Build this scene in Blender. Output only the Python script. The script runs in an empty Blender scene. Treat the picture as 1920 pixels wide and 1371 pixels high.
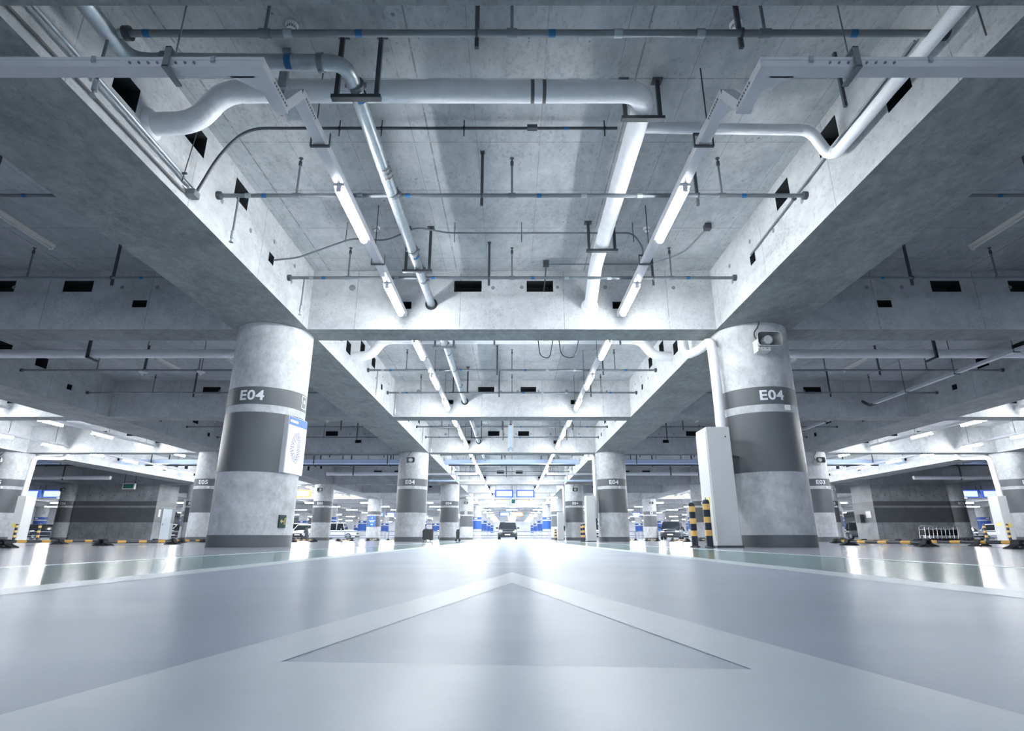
import bpy, math, random
from mathutils import Vector, Matrix
random.seed(7)
C = bpy.context.scene.collection
sc = bpy.context.scene

# ------------------------------------------------------------------ camera, world, exposure
CZ = 0.138                      # lens height above the floor
W, H, FPX = 1920, 1371, 1051.0
PITCH = math.atan(323.8 / FPX)
cam_d = bpy.data.cameras.new('camera')
cam = bpy.data.objects.new('camera', cam_d)
C.objects.link(cam)
cam.location = (0, 0, CZ)
cam.rotation_euler = (math.pi / 2 + PITCH, 0, 0)
cam_d.sensor_fit = 'HORIZONTAL'
cam_d.sensor_width = 36.0
cam_d.lens = 36.0 * FPX / W
cam_d.clip_start = 0.02
cam_d.clip_end = 400
sc.camera = cam

world = bpy.data.worlds.new('world')
sc.world = world
world.use_nodes = True
bgn = world.node_tree.nodes['Background']
bgn.inputs[0].default_value = (0.70, 0.82, 1.0, 1)
bgn.inputs[1].default_value = 0.30

sc.view_settings.view_transform = 'Standard'
sc.view_settings.look = 'None'
sc.view_settings.gamma = 1
sc.view_settings.exposure = 2.6
sc.view_settings.use_curve_mapping = False
sc.cycles.max_bounces = 10
sc.cycles.diffuse_bounces = 7
sc.cycles.glossy_bounces = 4
sc.cycles.sample_clamp_indirect = 6
TUBE_E = 22.0

# ------------------------------------------------------------------ layout numbers (metres)
SOF = 3.6 + CZ                  # soffit of beams and girders
CEIL = 4.77 + CZ
GW = 0.67                       # girder half width
BW = 0.30                       # cross beam half width
CR = 0.65                       # column radius
GX0, GDX = 4.36, 8.85
ROW0, DROW, BAY = 9.77, 15.26, 7.63
def gx(i):                      # i = 1, 2, 3 ... on the right, -1, -2 ... on the left
    return math.copysign(GX0 + (abs(i) - 1) * GDX, i)

# ------------------------------------------------------------------ materials
MATS = {}
def new_mat(name):
    m = bpy.data.materials.new(name)
    m.use_nodes = True
    MATS[name] = m
    return m, m.node_tree.nodes, m.node_tree.links, m.node_tree.nodes['Principled BSDF']

def plain(name, col, rough=0.5, metal=0.0, noise=0.0, nscale=8.0, spec=0.5, bump=0.0):
    m, n, l, b = new_mat(name)
    b.inputs['Roughness'].default_value = rough
    b.inputs['Metallic'].default_value = metal
    b.inputs['Specular IOR Level'].default_value = spec
    g = n.new('ShaderNodeNewGeometry')
    t = n.new('ShaderNodeTexNoise')
    t.inputs['Scale'].default_value = nscale
    t.inputs['Detail'].default_value = 4
    l.new(g.outputs['Position'], t.inputs['Vector'])
    mx = n.new('ShaderNodeMix'); mx.data_type = 'RGBA'
    k = noise
    mx.inputs[6].default_value = (col[0] * (1 - k), col[1] * (1 - k), col[2] * (1 - k), 1)
    mx.inputs[7].default_value = (min(1, col[0] * (1 + k)), min(1, col[1] * (1 + k)), min(1, col[2] * (1 + k)), 1)
    l.new(t.outputs['Fac'], mx.inputs[0])
    l.new(mx.outputs[2], b.inputs['Base Color'])
    if bump:
        bp = n.new('ShaderNodeBump'); bp.inputs['Strength'].default_value = bump
        bp.inputs['Distance'].default_value = 0.01
        l.new(t.outputs['Fac'], bp.inputs['Height']); l.new(bp.outputs[0], b.inputs['Normal'])
    return m

def emit(name, col, strength, base=(0.8, 0.8, 0.8)):
    m, n, l, b = new_mat(name)
    b.inputs['Base Color'].default_value = (*base, 1)
    b.inputs['Emission Color'].default_value = (*col, 1)
    b.inputs['Emission Strength'].default_value = strength
    return m

def math_node(n, l, op, a, b_=None):
    m = n.new('ShaderNodeMath'); m.operation = op
    for i, v in enumerate((a, b_)):
        if v is None: continue
        if isinstance(v, (int, float)): m.inputs[i].default_value = v
        else: l.new(v, m.inputs[i])
    return m.outputs[0]

def concrete(name, dark, light, seams=(), scale=0.5, stretch=(1, 1, 1), pits=0.5, rough=0.75, streak=0.25, ties=False, speck=.2):
    """cast concrete: cloudy tone, board seams at (axis, offset, period, width), small pits"""
    m, n, l, b = new_mat(name)
    b.inputs['Roughness'].default_value = rough
    b.inputs['Specular IOR Level'].default_value = 0.3
    g = n.new('ShaderNodeNewGeometry')
    mp = n.new('ShaderNodeMapping'); mp.inputs['Scale'].default_value = stretch
    l.new(g.outputs['Position'], mp.inputs['Vector'])
    t1 = n.new('ShaderNodeTexNoise'); t1.inputs['Scale'].default_value = scale; t1.inputs['Detail'].default_value = 7
    t1.inputs['Roughness'].default_value = 0.62; t1.inputs['Distortion'].default_value = 0.6
    l.new(mp.outputs[0], t1.inputs['Vector'])
    t2 = n.new('ShaderNodeTexNoise'); t2.inputs['Scale'].default_value = 7; t2.inputs['Detail'].default_value = 6
    t2.inputs['Roughness'].default_value = 0.7
    l.new(mp.outputs[0], t2.inputs['Vector'])
    f = math_node(n, l, 'ADD', math_node(n, l, 'MULTIPLY', t1.outputs['Fac'], 1 - streak), math_node(n, l, 'MULTIPLY', t2.outputs['Fac'], streak))
    cr = n.new('ShaderNodeValToRGB')
    cr.color_ramp.elements[0].position = 0.36; cr.color_ramp.elements[0].color = (*dark, 1)
    cr.color_ramp.elements[1].position = 0.64; cr.color_ramp.elements[1].color = (*light, 1)
    l.new(f, cr.inputs['Fac'])
    # pits and stains
    v = n.new('ShaderNodeTexVoronoi'); v.inputs['Scale'].default_value = 5.0; v.inputs['Randomness'].default_value = 1
    l.new(g.outputs['Position'], v.inputs['Vector'])
    wn = n.new('ShaderNodeTexNoise'); wn.inputs['Scale'].default_value = 1.4; wn.inputs['Detail'].default_value = 3
    l.new(g.outputs['Position'], wn.inputs['Vector'])
    thr = math_node(n, l, 'MULTIPLY', math_node(n, l, 'SUBTRACT', wn.outputs['Fac'], 0.42), 0.42)
    pit = math_node(n, l, 'LESS_THAN', v.outputs['Distance'], thr)
    mask = math_node(n, l, 'MULTIPLY', pit, pits)
    sep = n.new('ShaderNodeSeparateXYZ'); l.new(g.outputs['Position'], sep.inputs[0])
    wob = n.new('ShaderNodeTexNoise'); wob.inputs['Scale'].default_value = 6; wob.inputs['Detail'].default_value = 3
    l.new(g.outputs['Position'], wob.inputs['Vector'])
    for ax, off, per, wd in seams:
        co = sep.outputs[ax]
        fr = math_node(n, l, 'FRACT', math_node(n, l, 'DIVIDE', math_node(n, l, 'SUBTRACT', co, off - per * 50), per))
        dist = math_node(n, l, 'ABSOLUTE', math_node(n, l, 'SUBTRACT', fr, 0.5))
        ln = math_node(n, l, 'GREATER_THAN', dist, 0.5 - wd / per)
        brk = math_node(n, l, 'GREATER_THAN', wob.outputs['Fac'], 0.43)
        mask = math_node(n, l, 'MAXIMUM', mask, math_node(n, l, 'MULTIPLY', math_node(n, l, 'MULTIPLY', ln, 0.55), math_node(n, l, 'ADD', math_node(n, l, 'MULTIPLY', brk, 0.6), 0.4)))
    sp = n.new('ShaderNodeTexNoise'); sp.inputs['Scale'].default_value = 26; sp.inputs['Detail'].default_value = 3
    l.new(mp.outputs[0], sp.inputs['Vector'])
    spk = n.new('ShaderNodeMapRange'); spk.inputs[1].default_value = .585; spk.inputs[2].default_value = .66; spk.inputs[3].default_value = 0; spk.inputs[4].default_value = speck
    l.new(math_node(n, l, 'ADD', sp.outputs['Fac'], math_node(n, l, 'MULTIPLY', math_node(n, l, 'SUBTRACT', wn.outputs['Fac'], .5), .35)), spk.inputs[0])
    mask = math_node(n, l, 'MAXIMUM', mask, spk.outputs[0])
    if ties:
        # form-tie holes on a regular grid of the vertical faces
        d2 = None
        for ax, per in ((0, 0.85), (2, 0.85)):
            fr = math_node(n, l, 'FRACT', math_node(n, l, 'DIVIDE', math_node(n, l, 'ADD', sep.outputs[ax], 100.3), per))
            e = math_node(n, l, 'MULTIPLY', math_node(n, l, 'SUBTRACT', fr, 0.5), per)
            e = math_node(n, l, 'MULTIPLY', e, e)
            d2 = e if d2 is None else math_node(n, l, 'ADD', d2, e)
        mask = math_node(n, l, 'MAXIMUM', mask, math_node(n, l, 'MULTIPLY', math_node(n, l, 'LESS_THAN', d2, 0.0016), 0.75))
    mx = n.new('ShaderNodeMix'); mx.data_type = 'RGBA'
    mx.inputs[7].default_value = (dark[0] * 0.28, dark[1] * 0.28, dark[2] * 0.28, 1)
    l.new(mask, mx.inputs[0]); l.new(cr.outputs[0], mx.inputs[6])
    l.new(mx.outputs[2], b.inputs['Base Color'])
    bp = n.new('ShaderNodeBump'); bp.inputs['Strength'].default_value = 0.25; bp.inputs['Distance'].default_value = 0.02
    hgt = math_node(n, l, 'SUBTRACT', math_node(n, l, 'MULTIPLY', t2.outputs['Fac'], 0.5), mask)
    l.new(hgt, bp.inputs['Height']); l.new(bp.outputs[0], b.inputs['Normal'])
    return m

concrete('ceiling_concrete', (0.28, 0.305, 0.318), (0.50, 0.525, 0.54), seams=[(0, -1.03, 2.37, 0.010), (1, 4.90, 1.022, 0.006), (0, 0.35, 0.79, 0.003)], scale=0.8, stretch=(1, .6, 1), pits=0.6, streak=.4)
concrete('beam_concrete', (0.36, 0.38, 0.395), (0.56, 0.58, 0.595), seams=[(0, -0.95, 1.9, 0.006)], scale=1.1, pits=0.18, streak=.4)
concrete('girder_concrete', (0.36, 0.38, 0.39), (0.56, 0.58, 0.59), seams=[(1, 1.9, 1.83, 0.006)], scale=1.0, stretch=(1.6, .7, 1), pits=0.2, streak=.45)
concrete('column_concrete', (0.36, 0.375, 0.385), (0.66, 0.68, 0.69), scale=1.5, speck=.12, stretch=(1, 1, .8), pits=0.12, streak=.45, rough=.55)
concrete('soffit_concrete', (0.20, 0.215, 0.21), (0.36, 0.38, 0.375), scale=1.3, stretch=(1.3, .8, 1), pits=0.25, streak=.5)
concrete('wall_concrete', (0.24, 0.255, 0.26), (0.40, 0.42, 0.43), seams=[(0, 0.2, 0.9, 0.012)], scale=1.0, pits=0.2, ties=True)
concrete('pale_concrete', (0.55, 0.58, 0.62), (0.72, 0.75, 0.79), scale=0.8, pits=0.1)
plain('grey_paint', (0.115, 0.125, 0.132), 0.42, noise=.16, nscale=3)
plain('stripe_paint', (0.48, 0.51, 0.54), 0.5, noise=.08)
plain('white_paint', (0.85, 0.87, 0.9), 0.45)
plain('blue_paint', (0.012, 0.085, 0.36), 0.4, noise=.15)
plain('mid_blue_paint', (0.03, 0.12, 0.45), 0.4, noise=.1)
plain('insulation_wrap', (0.86, 0.87, 0.89), 0.55, noise=.10, nscale=9, bump=.8)
plain('galvanized_steel', (0.40, 0.45, 0.48), 0.38, metal=.65, noise=.25, nscale=14)
plain('dark_steel', (0.075, 0.085, 0.095), 0.5, metal=.4, noise=.2)
plain('pipe_steel', (0.20, 0.225, 0.245), 0.42, metal=.5, noise=.2)
plain('tray_metal', (0.60, 0.61, 0.64), 0.42, metal=.25, noise=.06)
plain('blue_tape', (0.01, 0.12, 0.30), 0.5)
plain('brown_tape', (0.13, 0.12, 0.12), 0.6)
plain('cabinet_metal', (0.60, 0.61, 0.60), 0.35, noise=.04, nscale=3)
plain('rubber', (0.035, 0.037, 0.04), 0.75, noise=.25, nscale=20)
plain('bar_black', (0.01, 0.016, 0.03), 0.28)
plain('bar_yellow', (0.66, 0.38, 0.06), 0.35, noise=.08, nscale=30)
plain('bollard_yellow', (0.72, 0.44, 0.13), 0.4)
plain('speaker_plastic', (0.56, 0.58, 0.57), 0.45)
plain('speaker_inner', (0.17, 0.18, 0.19), 0.5)
plain('plastic_white', (0.75, 0.75, 0.73), 0.4)
plain('black_plastic', (0.012, 0.013, 0.015), 0.5)
plain('bag_fabric', (0.06, 0.065, 0.07), 0.8, noise=.2)
plain('off_lamp', (0.80, 0.78, 0.70), 0.4)
plain('duct_blue', (0.60, 0.74, 0.98), 0.4, noise=.05)  # blue light falling on the duct, put into its base colour
plain('car_white', (0.80, 0.82, 0.85), 0.22, spec=.6)
plain('car_dark', (0.03, 0.038, 0.05), 0.2, spec=.7)
plain('car_silver', (0.38, 0.41, 0.45), 0.25, metal=.5)
plain('car_blue', (0.03, 0.09, 0.25), 0.22, spec=.6)
plain('car_glass', (0.015, 0.022, 0.03), 0.06, spec=.8)
plain('car_trim', (0.02, 0.02, 0.022), 0.5)
plain('chrome', (0.7, 0.72, 0.75), 0.15, metal=.9)
plain('lamp_glass', (0.75, 0.8, 0.85), 0.1)
plain('rail_metal', (0.26, 0.32, 0.40), 0.4, metal=.3)
plain('door_paint', (0.42, 0.50, 0.54), 0.45)
plain('green_sign', (0.02, 0.16, 0.12), 0.4)
plain('exit_green', (0.015, 0.05, 0.045), 0.4)
plain('sign_cream', (0.55, 0.45, 0.2), 0.4)
plain('map_blue', (0.05, 0.17, 0.62), 0.35)
plain('map_ink', (0.10, 0.15, 0.34), 0.4)
plain('yellow_label', (0.74, 0.66, 0.16), 0.4)
plain('hole_shade', (0.02, 0.024, 0.028), 0.9)  # near-black colour painting the shade inside openings
plain('patch_mortar', (0.20, 0.215, 0.23), 0.85, noise=.2, nscale=20)
emit('tube_light', (0.96, 0.98, 1.0), TUBE_E)
emit('sign_light', (0.74, 0.84, 1.0), 0.19, (.05, .06, .1))
emit('sign_blue', (0.05, 0.16, 0.80), 0.13, (.02, .05, .3))
emit('sign_orange', (1.0, 0.60, 0.18), 0.16, (.4, .2, .04))
emit('panel_light', (0.94, 0.96, 1.0), 0.05)

def floor_mat(name, col, col2=None, split=None, rough=0.2, spec=0.5, rough2=None):
    m, n, l, b = new_mat(name)
    g = n.new('ShaderNodeNewGeometry')
    sep = n.new('ShaderNodeSeparateXYZ'); l.new(g.outputs['Position'], sep.inputs[0])
    t = n.new('ShaderNodeTexNoise'); t.inputs['Scale'].default_value = 1.3; t.inputs['Detail'].default_value = 7; t.inputs['Roughness'].default_value = .6
    l.new(g.outputs['Position'], t.inputs['Vector'])
    mp = n.new('ShaderNodeMapping'); mp.inputs['Scale'].default_value = (1.0, 3.5, 1)
    l.new(g.outputs['Position'], mp.inputs['Vector'])
    s = n.new('ShaderNodeTexNoise'); s.inputs['Scale'].default_value = 1.6; s.inputs['Detail'].default_value = 5
    l.new(mp.outputs[0], s.inputs['Vector'])
    base = n.new('ShaderNodeRGB'); base.outputs[0].default_value = (*col, 1)
    out = base.outputs[0]
    if split:
        f = math_node(n, l, 'GREATER_THAN', math_node(n, l, 'ABSOLUTE', sep.outputs[0]), split)
        mx = n.new('ShaderNodeMix'); mx.data_type = 'RGBA'
        mx.inputs[7].default_value = (*col2, 1)
        l.new(f, mx.inputs[0]); l.new(out, mx.inputs[6]); out = mx.outputs[2]
    mul = n.new('ShaderNodeMix'); mul.data_type = 'RGBA'; mul.blend_type = 'MULTIPLY'; mul.inputs[0].default_value = 1
    vr = n.new('ShaderNodeMapRange'); vr.inputs[1].default_value = .3; vr.inputs[2].default_value = .7
    vr.inputs[3].default_value = .86; vr.inputs[4].default_value = 1.06
    l.new(t.outputs['Fac'], vr.inputs[0])
    cc = n.new('ShaderNodeCombineColor')
    for i in range(3): l.new(vr.outputs[0], cc.inputs[i])
    l.new(out, mul.inputs[6]); l.new(cc.outputs[0], mul.inputs[7])
    l.new(mul.outputs[2], b.inputs['Base Color'])
    rr = n.new('ShaderNodeMapRange'); rr.inputs[1].default_value = .3; rr.inputs[2].default_value = .7
    rr.inputs[3].default_value = rough * .93; rr.inputs[4].default_value = rough * 1.08
    l.new(s.outputs['Fac'], rr.inputs[0])
    if rough2:
        k = math_node(n, l, 'SUBTRACT', 1.0, math_node(n, l, 'MULTIPLY', f, 1 - rough2 / rough))
        l.new(math_node(n, l, 'MULTIPLY', rr.outputs[0], k), b.inputs['Roughness'])
    else: l.new(rr.outputs[0], b.inputs['Roughness'])
    b.inputs['Specular IOR Level'].default_value = spec
    fine = n.new('ShaderNodeTexNoise'); fine.inputs['Scale'].default_value = 55; fine.inputs['Detail'].default_value = 2
    l.new(g.outputs['Position'], fine.inputs['Vector'])
    bp = n.new('ShaderNodeBump'); bp.inputs['Strength'].default_value = .04; bp.inputs['Distance'].default_value = .004
    l.new(fine.outputs['Fac'], bp.inputs['Height'])
    l.new(bp.outputs[0], b.inputs['Normal'])
    return m
floor_mat('floor_coating', (0.51, 0.61, 0.74), (0.44, 0.46, 0.54), 2.4, rough=.36, spec=.35, rough2=.13)
floor_mat('green_coating', (0.24, 0.42, 0.42), rough=.14, spec=.45)
floor_mat('floor_white', (0.84, 0.94, 1.0), rough=.34, spec=.35)

# ------------------------------------------------------------------ mesh helpers
class MB:
    def __init__(self):
        self.v = []; self.f = []; self.m = []; self.s = []; self.mats = []
    def mi(self, mat):
        if mat is None: return 0
        if mat not in self.mats: self.mats.append(mat)
        return self.mats.index(mat)
    def add(self, vs, fs, mat=None, smooth=False):
        o = len(self.v); k = self.mi(mat)
        self.v += [tuple(p) for p in vs]
        for f in fs:
            self.f.append([i + o for i in f]); self.m.append(k); self.s.append(smooth)
    def box(self, x0, x1, y0, y1, z0, z1, mat=None, rz=0, c=None):
        vs = [(x, y, z) for z in (z0, z1) for (x, y) in ((x0, y0), (x1, y0), (x1, y1), (x0, y1))]
        if rz:
            cx, cy = c if c else ((x0 + x1) / 2, (y0 + y1) / 2)
            ca, sa = math.cos(rz), math.sin(rz)
            vs = [(cx + (x - cx) * ca - (y - cy) * sa, cy + (x - cx) * sa + (y - cy) * ca, z) for x, y, z in vs]
        self.add(vs, [(0, 3, 2, 1), (4, 5, 6, 7), (0, 1, 5, 4), (1, 2, 6, 5), (2, 3, 7, 6), (3, 0, 4, 7)], mat)
    def bbox(self, x0, x1, y0, y1, z0, z1, r, mat=None):
        """box whose twelve edges are chamfered by r"""
        r = min(r, (x1 - x0) / 2.01, (y1 - y0) / 2.01, (z1 - z0) / 2.01)
        def ring(z, i):
            a, b, c, d = x0 + i, x1 - i, y0 + i, y1 - i
            e = r if i == 0 else r * .6
            return [(a + e, c, z), (b - e, c, z), (b, c + e, z), (b, d - e, z), (b - e, d, z), (a + e, d, z), (a, d - e, z), (a, c + e, z)]
        vs = ring(z0, r * .7) + ring(z0 + r, 0) + ring(z1 - r, 0) + ring(z1, r * .7)
        fs = [tuple(range(7, -1, -1)), tuple(range(24, 32))]
        for k in range(3):
            for i in range(8):
                j = (i + 1) % 8
                fs.append((k * 8 + i, k * 8 + j, k * 8 + 8 + j, k * 8 + 8 + i))
        self.add(vs, fs, mat)
    def cyl(self, p0, p1, r0, r1=None, n=16, mat=None, caps=True, smooth=True):
        r1 = r0 if r1 is None else r1
        p0, p1 = Vector(p0), Vector(p1)
        d = (p1 - p0).normalized()
        a = d.orthogonal().normalized(); b = d.cross(a)
        vs = []
        for p, r in ((p0, r0), (p1, r1)):
            for i in range(n):
                t = 2 * math.pi * i / n
                vs.append(p + a * (r * math.cos(t)) + b * (r * math.sin(t)))
        fs = [(i, (i + 1) % n, n + (i + 1) % n, n + i) for i in range(n)]
        self.add(vs, fs, mat, smooth)
        if caps:
            self.add(vs[:n], [tuple(range(n - 1, -1, -1))], mat)
            self.add(vs[n:], [tuple(range(n))], mat)
    def lathe(self, c, axis, prof, n=24, mat=None, smooth=True):
        """prof: list of (distance along axis, radius)"""
        c = Vector(c); d = Vector(axis).normalized(); a = d.orthogonal().normalized(); b = d.cross(a)
        vs = []
        for h, r in prof:
            for i in range(n):
                t = 2 * math.pi * i / n
                vs.append(c + d * h + a * (r * math.cos(t)) + b * (r * math.sin(t)))
        fs = []
        for k in range(len(prof) - 1):
            for i in range(n):
                j = (i + 1) % n
                fs.append((k * n + i, k * n + j, k * n + n + j, k * n + n + i))
        self.add(vs, fs, mat, smooth)
        m = len(prof) - 1
        if prof[0][1] > 1e-5: self.add(vs[:n], [tuple(range(n - 1, -1, -1))], mat)
        if prof[m][1] > 1e-5: self.add(vs[m * n:], [tuple(range(n))], mat)
    def prism(self, prof, y0, y1, mat=None, axis='y', smooth=False):
        """polygon prof extruded; axis y: prof is (x, z); axis x: prof is (y, z); axis z: prof is (x, y)"""
        n = len(prof)
        def P(p, t):
            return (p[0], t, p[1]) if axis == 'y' else ((t, p[0], p[1]) if axis == 'x' else (p[0], p[1], t))
        vs = [P(p, y0) for p in prof] + [P(p, y1) for p in prof]
        self.add(vs, [(i, (i + 1) % n, n + (i + 1) % n, n + i) for i in range(n)], mat, smooth)
        self.add(vs, [tuple(range(n - 1, -1, -1)), tuple(range(n, 2 * n))], mat)
    def tube(self, pts, r, n=14, bend=0.15, mat=None, wob=0.0, caps=True):
        """pipe along a polyline with rounded corners"""
        P = [Vector(p) for p in pts]
        path = [P[0]]
        for i in range(1, len(P) - 1):
            a, b, c = P[i - 1], P[i], P[i + 1]
            d1 = (a - b); d2 = (c - b)
            k = min(bend, d1.length * .49, d2.length * .49)
            p, q = b + d1.normalized() * k, b + d2.normalized() * k
            m = 9
            for j in range(m + 1):
                t = j / m
                path.append(p * (1 - t) ** 2 + b * 2 * t * (1 - t) + q * t ** 2)
        path.append(P[-1])
        if wob:
            out = [path[0]]
            for i in range(1, len(path)):
                L = (path[i] - path[i - 1]).length
                m = max(1, int(L / 0.12))
                for j in range(1, m + 1): out.append(path[i - 1].lerp(path[i], j / m))
            path = out
        path = [p for i, p in enumerate(path) if i == 0 or (p - path[i - 1]).length > 1e-5]
        T = []
        for i in range(len(path)):
            a = path[max(0, i - 1)]; b = path[min(len(path) - 1, i + 1)]
            T.append((b - a).normalized())
        u = T[0].orthogonal().normalized()
        vs = []
        for i, p in enumerate(path):
            u = (u - T[i] * u.dot(T[i])).normalized()
            w = T[i].cross(u)
            rr = r * (1 + (random.uniform(-wob, wob) if wob else 0))
            for j in range(n):
                t = 2 * math.pi * j / n
                vs.append(p + u * (rr * math.cos(t)) + w * (rr * math.sin(t)))
        m = len(path)
        fs = [(i * n + j, i * n + (j + 1) % n, (i + 1) * n + (j + 1) % n, (i + 1) * n + j) for i in range(m - 1) for j in range(n)]
        self.add(vs, fs, mat, True)
        if caps:
            self.add(vs[:n], [tuple(range(n - 1, -1, -1))], mat)
            self.add(vs[-n:], [tuple(range(n))], mat)
    def build(self, name, mat=None, parent=None, loc=None):
        me = bpy.data.meshes.new(name)
        me.from_pydata(self.v, [], self.f)
        names = [mat] if mat else []
        if self.mats: names = list(self.mats)
        for k in names: me.materials.append(MATS[k] if k else MATS[mat])
        me.polygons.foreach_set('material_index', [min(k, max(0, len(names) - 1)) for k in self.m])
        me.polygons.foreach_set('use_smooth', self.s)
        me.update()
        o = bpy.data.objects.new(name, me)
        C.objects.link(o)
        if parent is not None: o.parent = parent
        if loc: o.location = loc
        return o

def thing(name, label, cat, loc=(0, 0, 0), rz=0, group=None):
    o = bpy.data.objects.new(name, None)
    o.empty_display_size = 0.1
    C.objects.link(o); o.location = loc; o.rotation_euler = (0, 0, rz)
    o['label'] = label; o['category'] = cat
    if group: o['group'] = group
    return o
def tag(o, label, cat, group=None):
    o['label'] = label; o['category'] = cat
    if group: o['group'] = group
    return o
def struct(o, label=None):
    o['kind'] = 'structure'
    if label: o['label'] = label
    return o
def kids(o):
    return [c for c in bpy.data.objects if c.parent == o]
def dup(root, loc, label=None, rz=None, group=None):
    r = root.copy(); C.objects.link(r); r.location = loc
    if rz is not None: r.rotation_euler = (0, 0, rz)
    if label: r['label'] = label
    if group: r['group'] = group
    for ch in kids(root):
        c = ch.copy(); C.objects.link(c); c.parent = r
        for g in kids(ch):
            d = g.copy(); C.objects.link(d); d.parent = c
    return r
ORD = ['first', 'second', 'third', 'fourth', 'fifth', 'sixth', 'seventh', 'eighth', 'ninth', 'tenth', 'eleventh', 'twelfth',
       'thirteenth', 'fourteenth', 'fifteenth', 'sixteenth', 'seventeenth', 'eighteenth', 'nineteenth', 'twentieth',
       'twenty-first', 'twenty-second', 'twenty-third', 'twenty-fourth', 'twenty-fifth', 'twenty-sixth']
def side(s): return 'left' if s < 0 else 'right'

# ------------------------------------------------------------------ shell: floor, slab, girders, cross beams
YN, YF, XM = -9.0, 132.0, 62.0
m = MB(); m.box(-XM, XM, YN, YF, -0.3, 0); struct(m.build('floor', 'floor_coating'))
m = MB(); m.box(-XM, XM, YN, YF, CEIL, CEIL + .3); struct(m.build('ceiling', 'ceiling_concrete'))
m = MB(); m.box(-XM, XM, YF, YF + .3, 0, CEIL); struct(m.build('wall_back', 'pale_concrete'))
for s in (-1, 1):
    m = MB(); m.box(min(s * XM, s * (XM + .3)), max(s * XM, s * (XM + .3)), YN, YF, 0, CEIL)
    struct(m.build('wall_' + side(s), 'pale_concrete'))

def holed_beam(name, mat, axis, a0, a1, b0, b1, z0, z1, holes):
    """beam along axis ('x' or 'y'), spanning a0..a1, thickness b0..b1, with rectangular openings (p0, p1, q0, q1) closed midway, their shade put into a dark colour"""
    m = MB()
    def P(a, b, z): return (a, b, z) if axis == 'x' else (b, a, z)
    hs = [h for h in holes if h[0] > a0 + .01 and h[1] < a1 - .01]
    A = sorted(set([a0, a1] + [h[0] for h in hs] + [h[1] for h in hs]))
    Z = sorted(set([z0, z1] + [h[2] for h in hs] + [h[3] for h in hs]))
    for b in (b0, b1):
        for i in range(len(A) - 1):
            for j in range(len(Z) - 1):
                ca, cz = (A[i] + A[i + 1]) / 2, (Z[j] + Z[j + 1]) / 2
                if any(h[0] < ca < h[1] and h[2] < cz < h[3] for h in hs): continue
                m.add([P(A[i], b, Z[j]), P(A[i + 1], b, Z[j]), P(A[i + 1], b, Z[j + 1]), P(A[i], b, Z[j + 1])], [(0, 1, 2, 3)])
    m.mats = m.mats or [mat]
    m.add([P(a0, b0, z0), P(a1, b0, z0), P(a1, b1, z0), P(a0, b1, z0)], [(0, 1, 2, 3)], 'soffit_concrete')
    m.add([P(a0, b0, z1), P(a1, b0, z1), P(a1, b1, z1), P(a0, b1, z1)], [(0, 1, 2, 3)])
    for a in (a0, a1):
        m.add([P(a, b0, z0), P(a, b1, z0), P(a, b1, z1), P(a, b0, z1)], [(0, 1, 2, 3)])
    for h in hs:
        k = 'hole_shade'
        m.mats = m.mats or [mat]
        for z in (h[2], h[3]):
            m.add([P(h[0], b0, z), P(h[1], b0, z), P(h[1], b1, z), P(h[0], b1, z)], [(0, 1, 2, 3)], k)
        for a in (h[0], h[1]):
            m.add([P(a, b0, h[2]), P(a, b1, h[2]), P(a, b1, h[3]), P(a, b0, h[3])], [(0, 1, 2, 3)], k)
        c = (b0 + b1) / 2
        m.add([P(h[0], c, h[2]), P(h[1], c, h[2]), P(h[1], c, h[3]), P(h[0], c, h[3])], [(0, 1, 2, 3)], k)  # added dark panel closes the opening so it looks shaded
    return m.build(name, mat)

beam_rows = [2.74] + [ROW0 + BAY * k for k in range(0, 17) if k != 3]
for i in range(-7, 7 + 1):
    if i == 0: continue
    x = gx(i)
    holes = []
    for k in range(-1, 6):
        y = k * BAY
        holes += [(4.18 + y, 4.52 + y, 3.98 + CZ, 4.25 + CZ), (5.28 + y, 5.68 + y, 4.34 + CZ, 4.63 + CZ), (6.44 + y, 6.82 + y, 4.35 + CZ, 4.63 + CZ), (7.64 + y, 7.82 + y, 4.02 + CZ, 4.17 + CZ)]
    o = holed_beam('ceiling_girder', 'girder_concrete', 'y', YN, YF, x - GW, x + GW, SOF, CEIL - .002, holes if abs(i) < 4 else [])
    struct(o)
for yb in beam_rows:
    edges = [-XM] + sorted(gx(i) for i in range(-7, 8) if i) + [XM]
    for a, b in zip(edges[:-1], edges[1:]):
        if abs(a) > 55 or abs(b) > 55 : continue
        c = (a + b) / 2
        if yb > 50 and abs(c) > 45: continue
        zz = CZ
        if abs(c) < 1:
            hs = [(-1.07, -.56, 4.34 + zz, 4.56 + zz), (.27, .76, 4.34 + zz, 4.56 + zz), (-2.02, -1.84, 4.0 + zz, 4.14 + zz), (1.84, 2.02, 4.0 + zz, 4.14 + zz)]
        else:
            sg = -1 if c > 0 else 1
            hs = []
            for p, q, lo, hi in ((.50, 1.04, 4.34, 4.56), (-.95, -.40, 4.34, 4.56), (1.84, 2.10, 4.03, 4.17)):
                p2, q2 = sorted((c + sg * p, c + sg * q)); hs.append((p2, q2, lo + zz, hi + zz))
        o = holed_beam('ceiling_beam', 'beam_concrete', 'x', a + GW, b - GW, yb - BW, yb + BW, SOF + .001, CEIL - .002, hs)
        struct(o)
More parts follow.
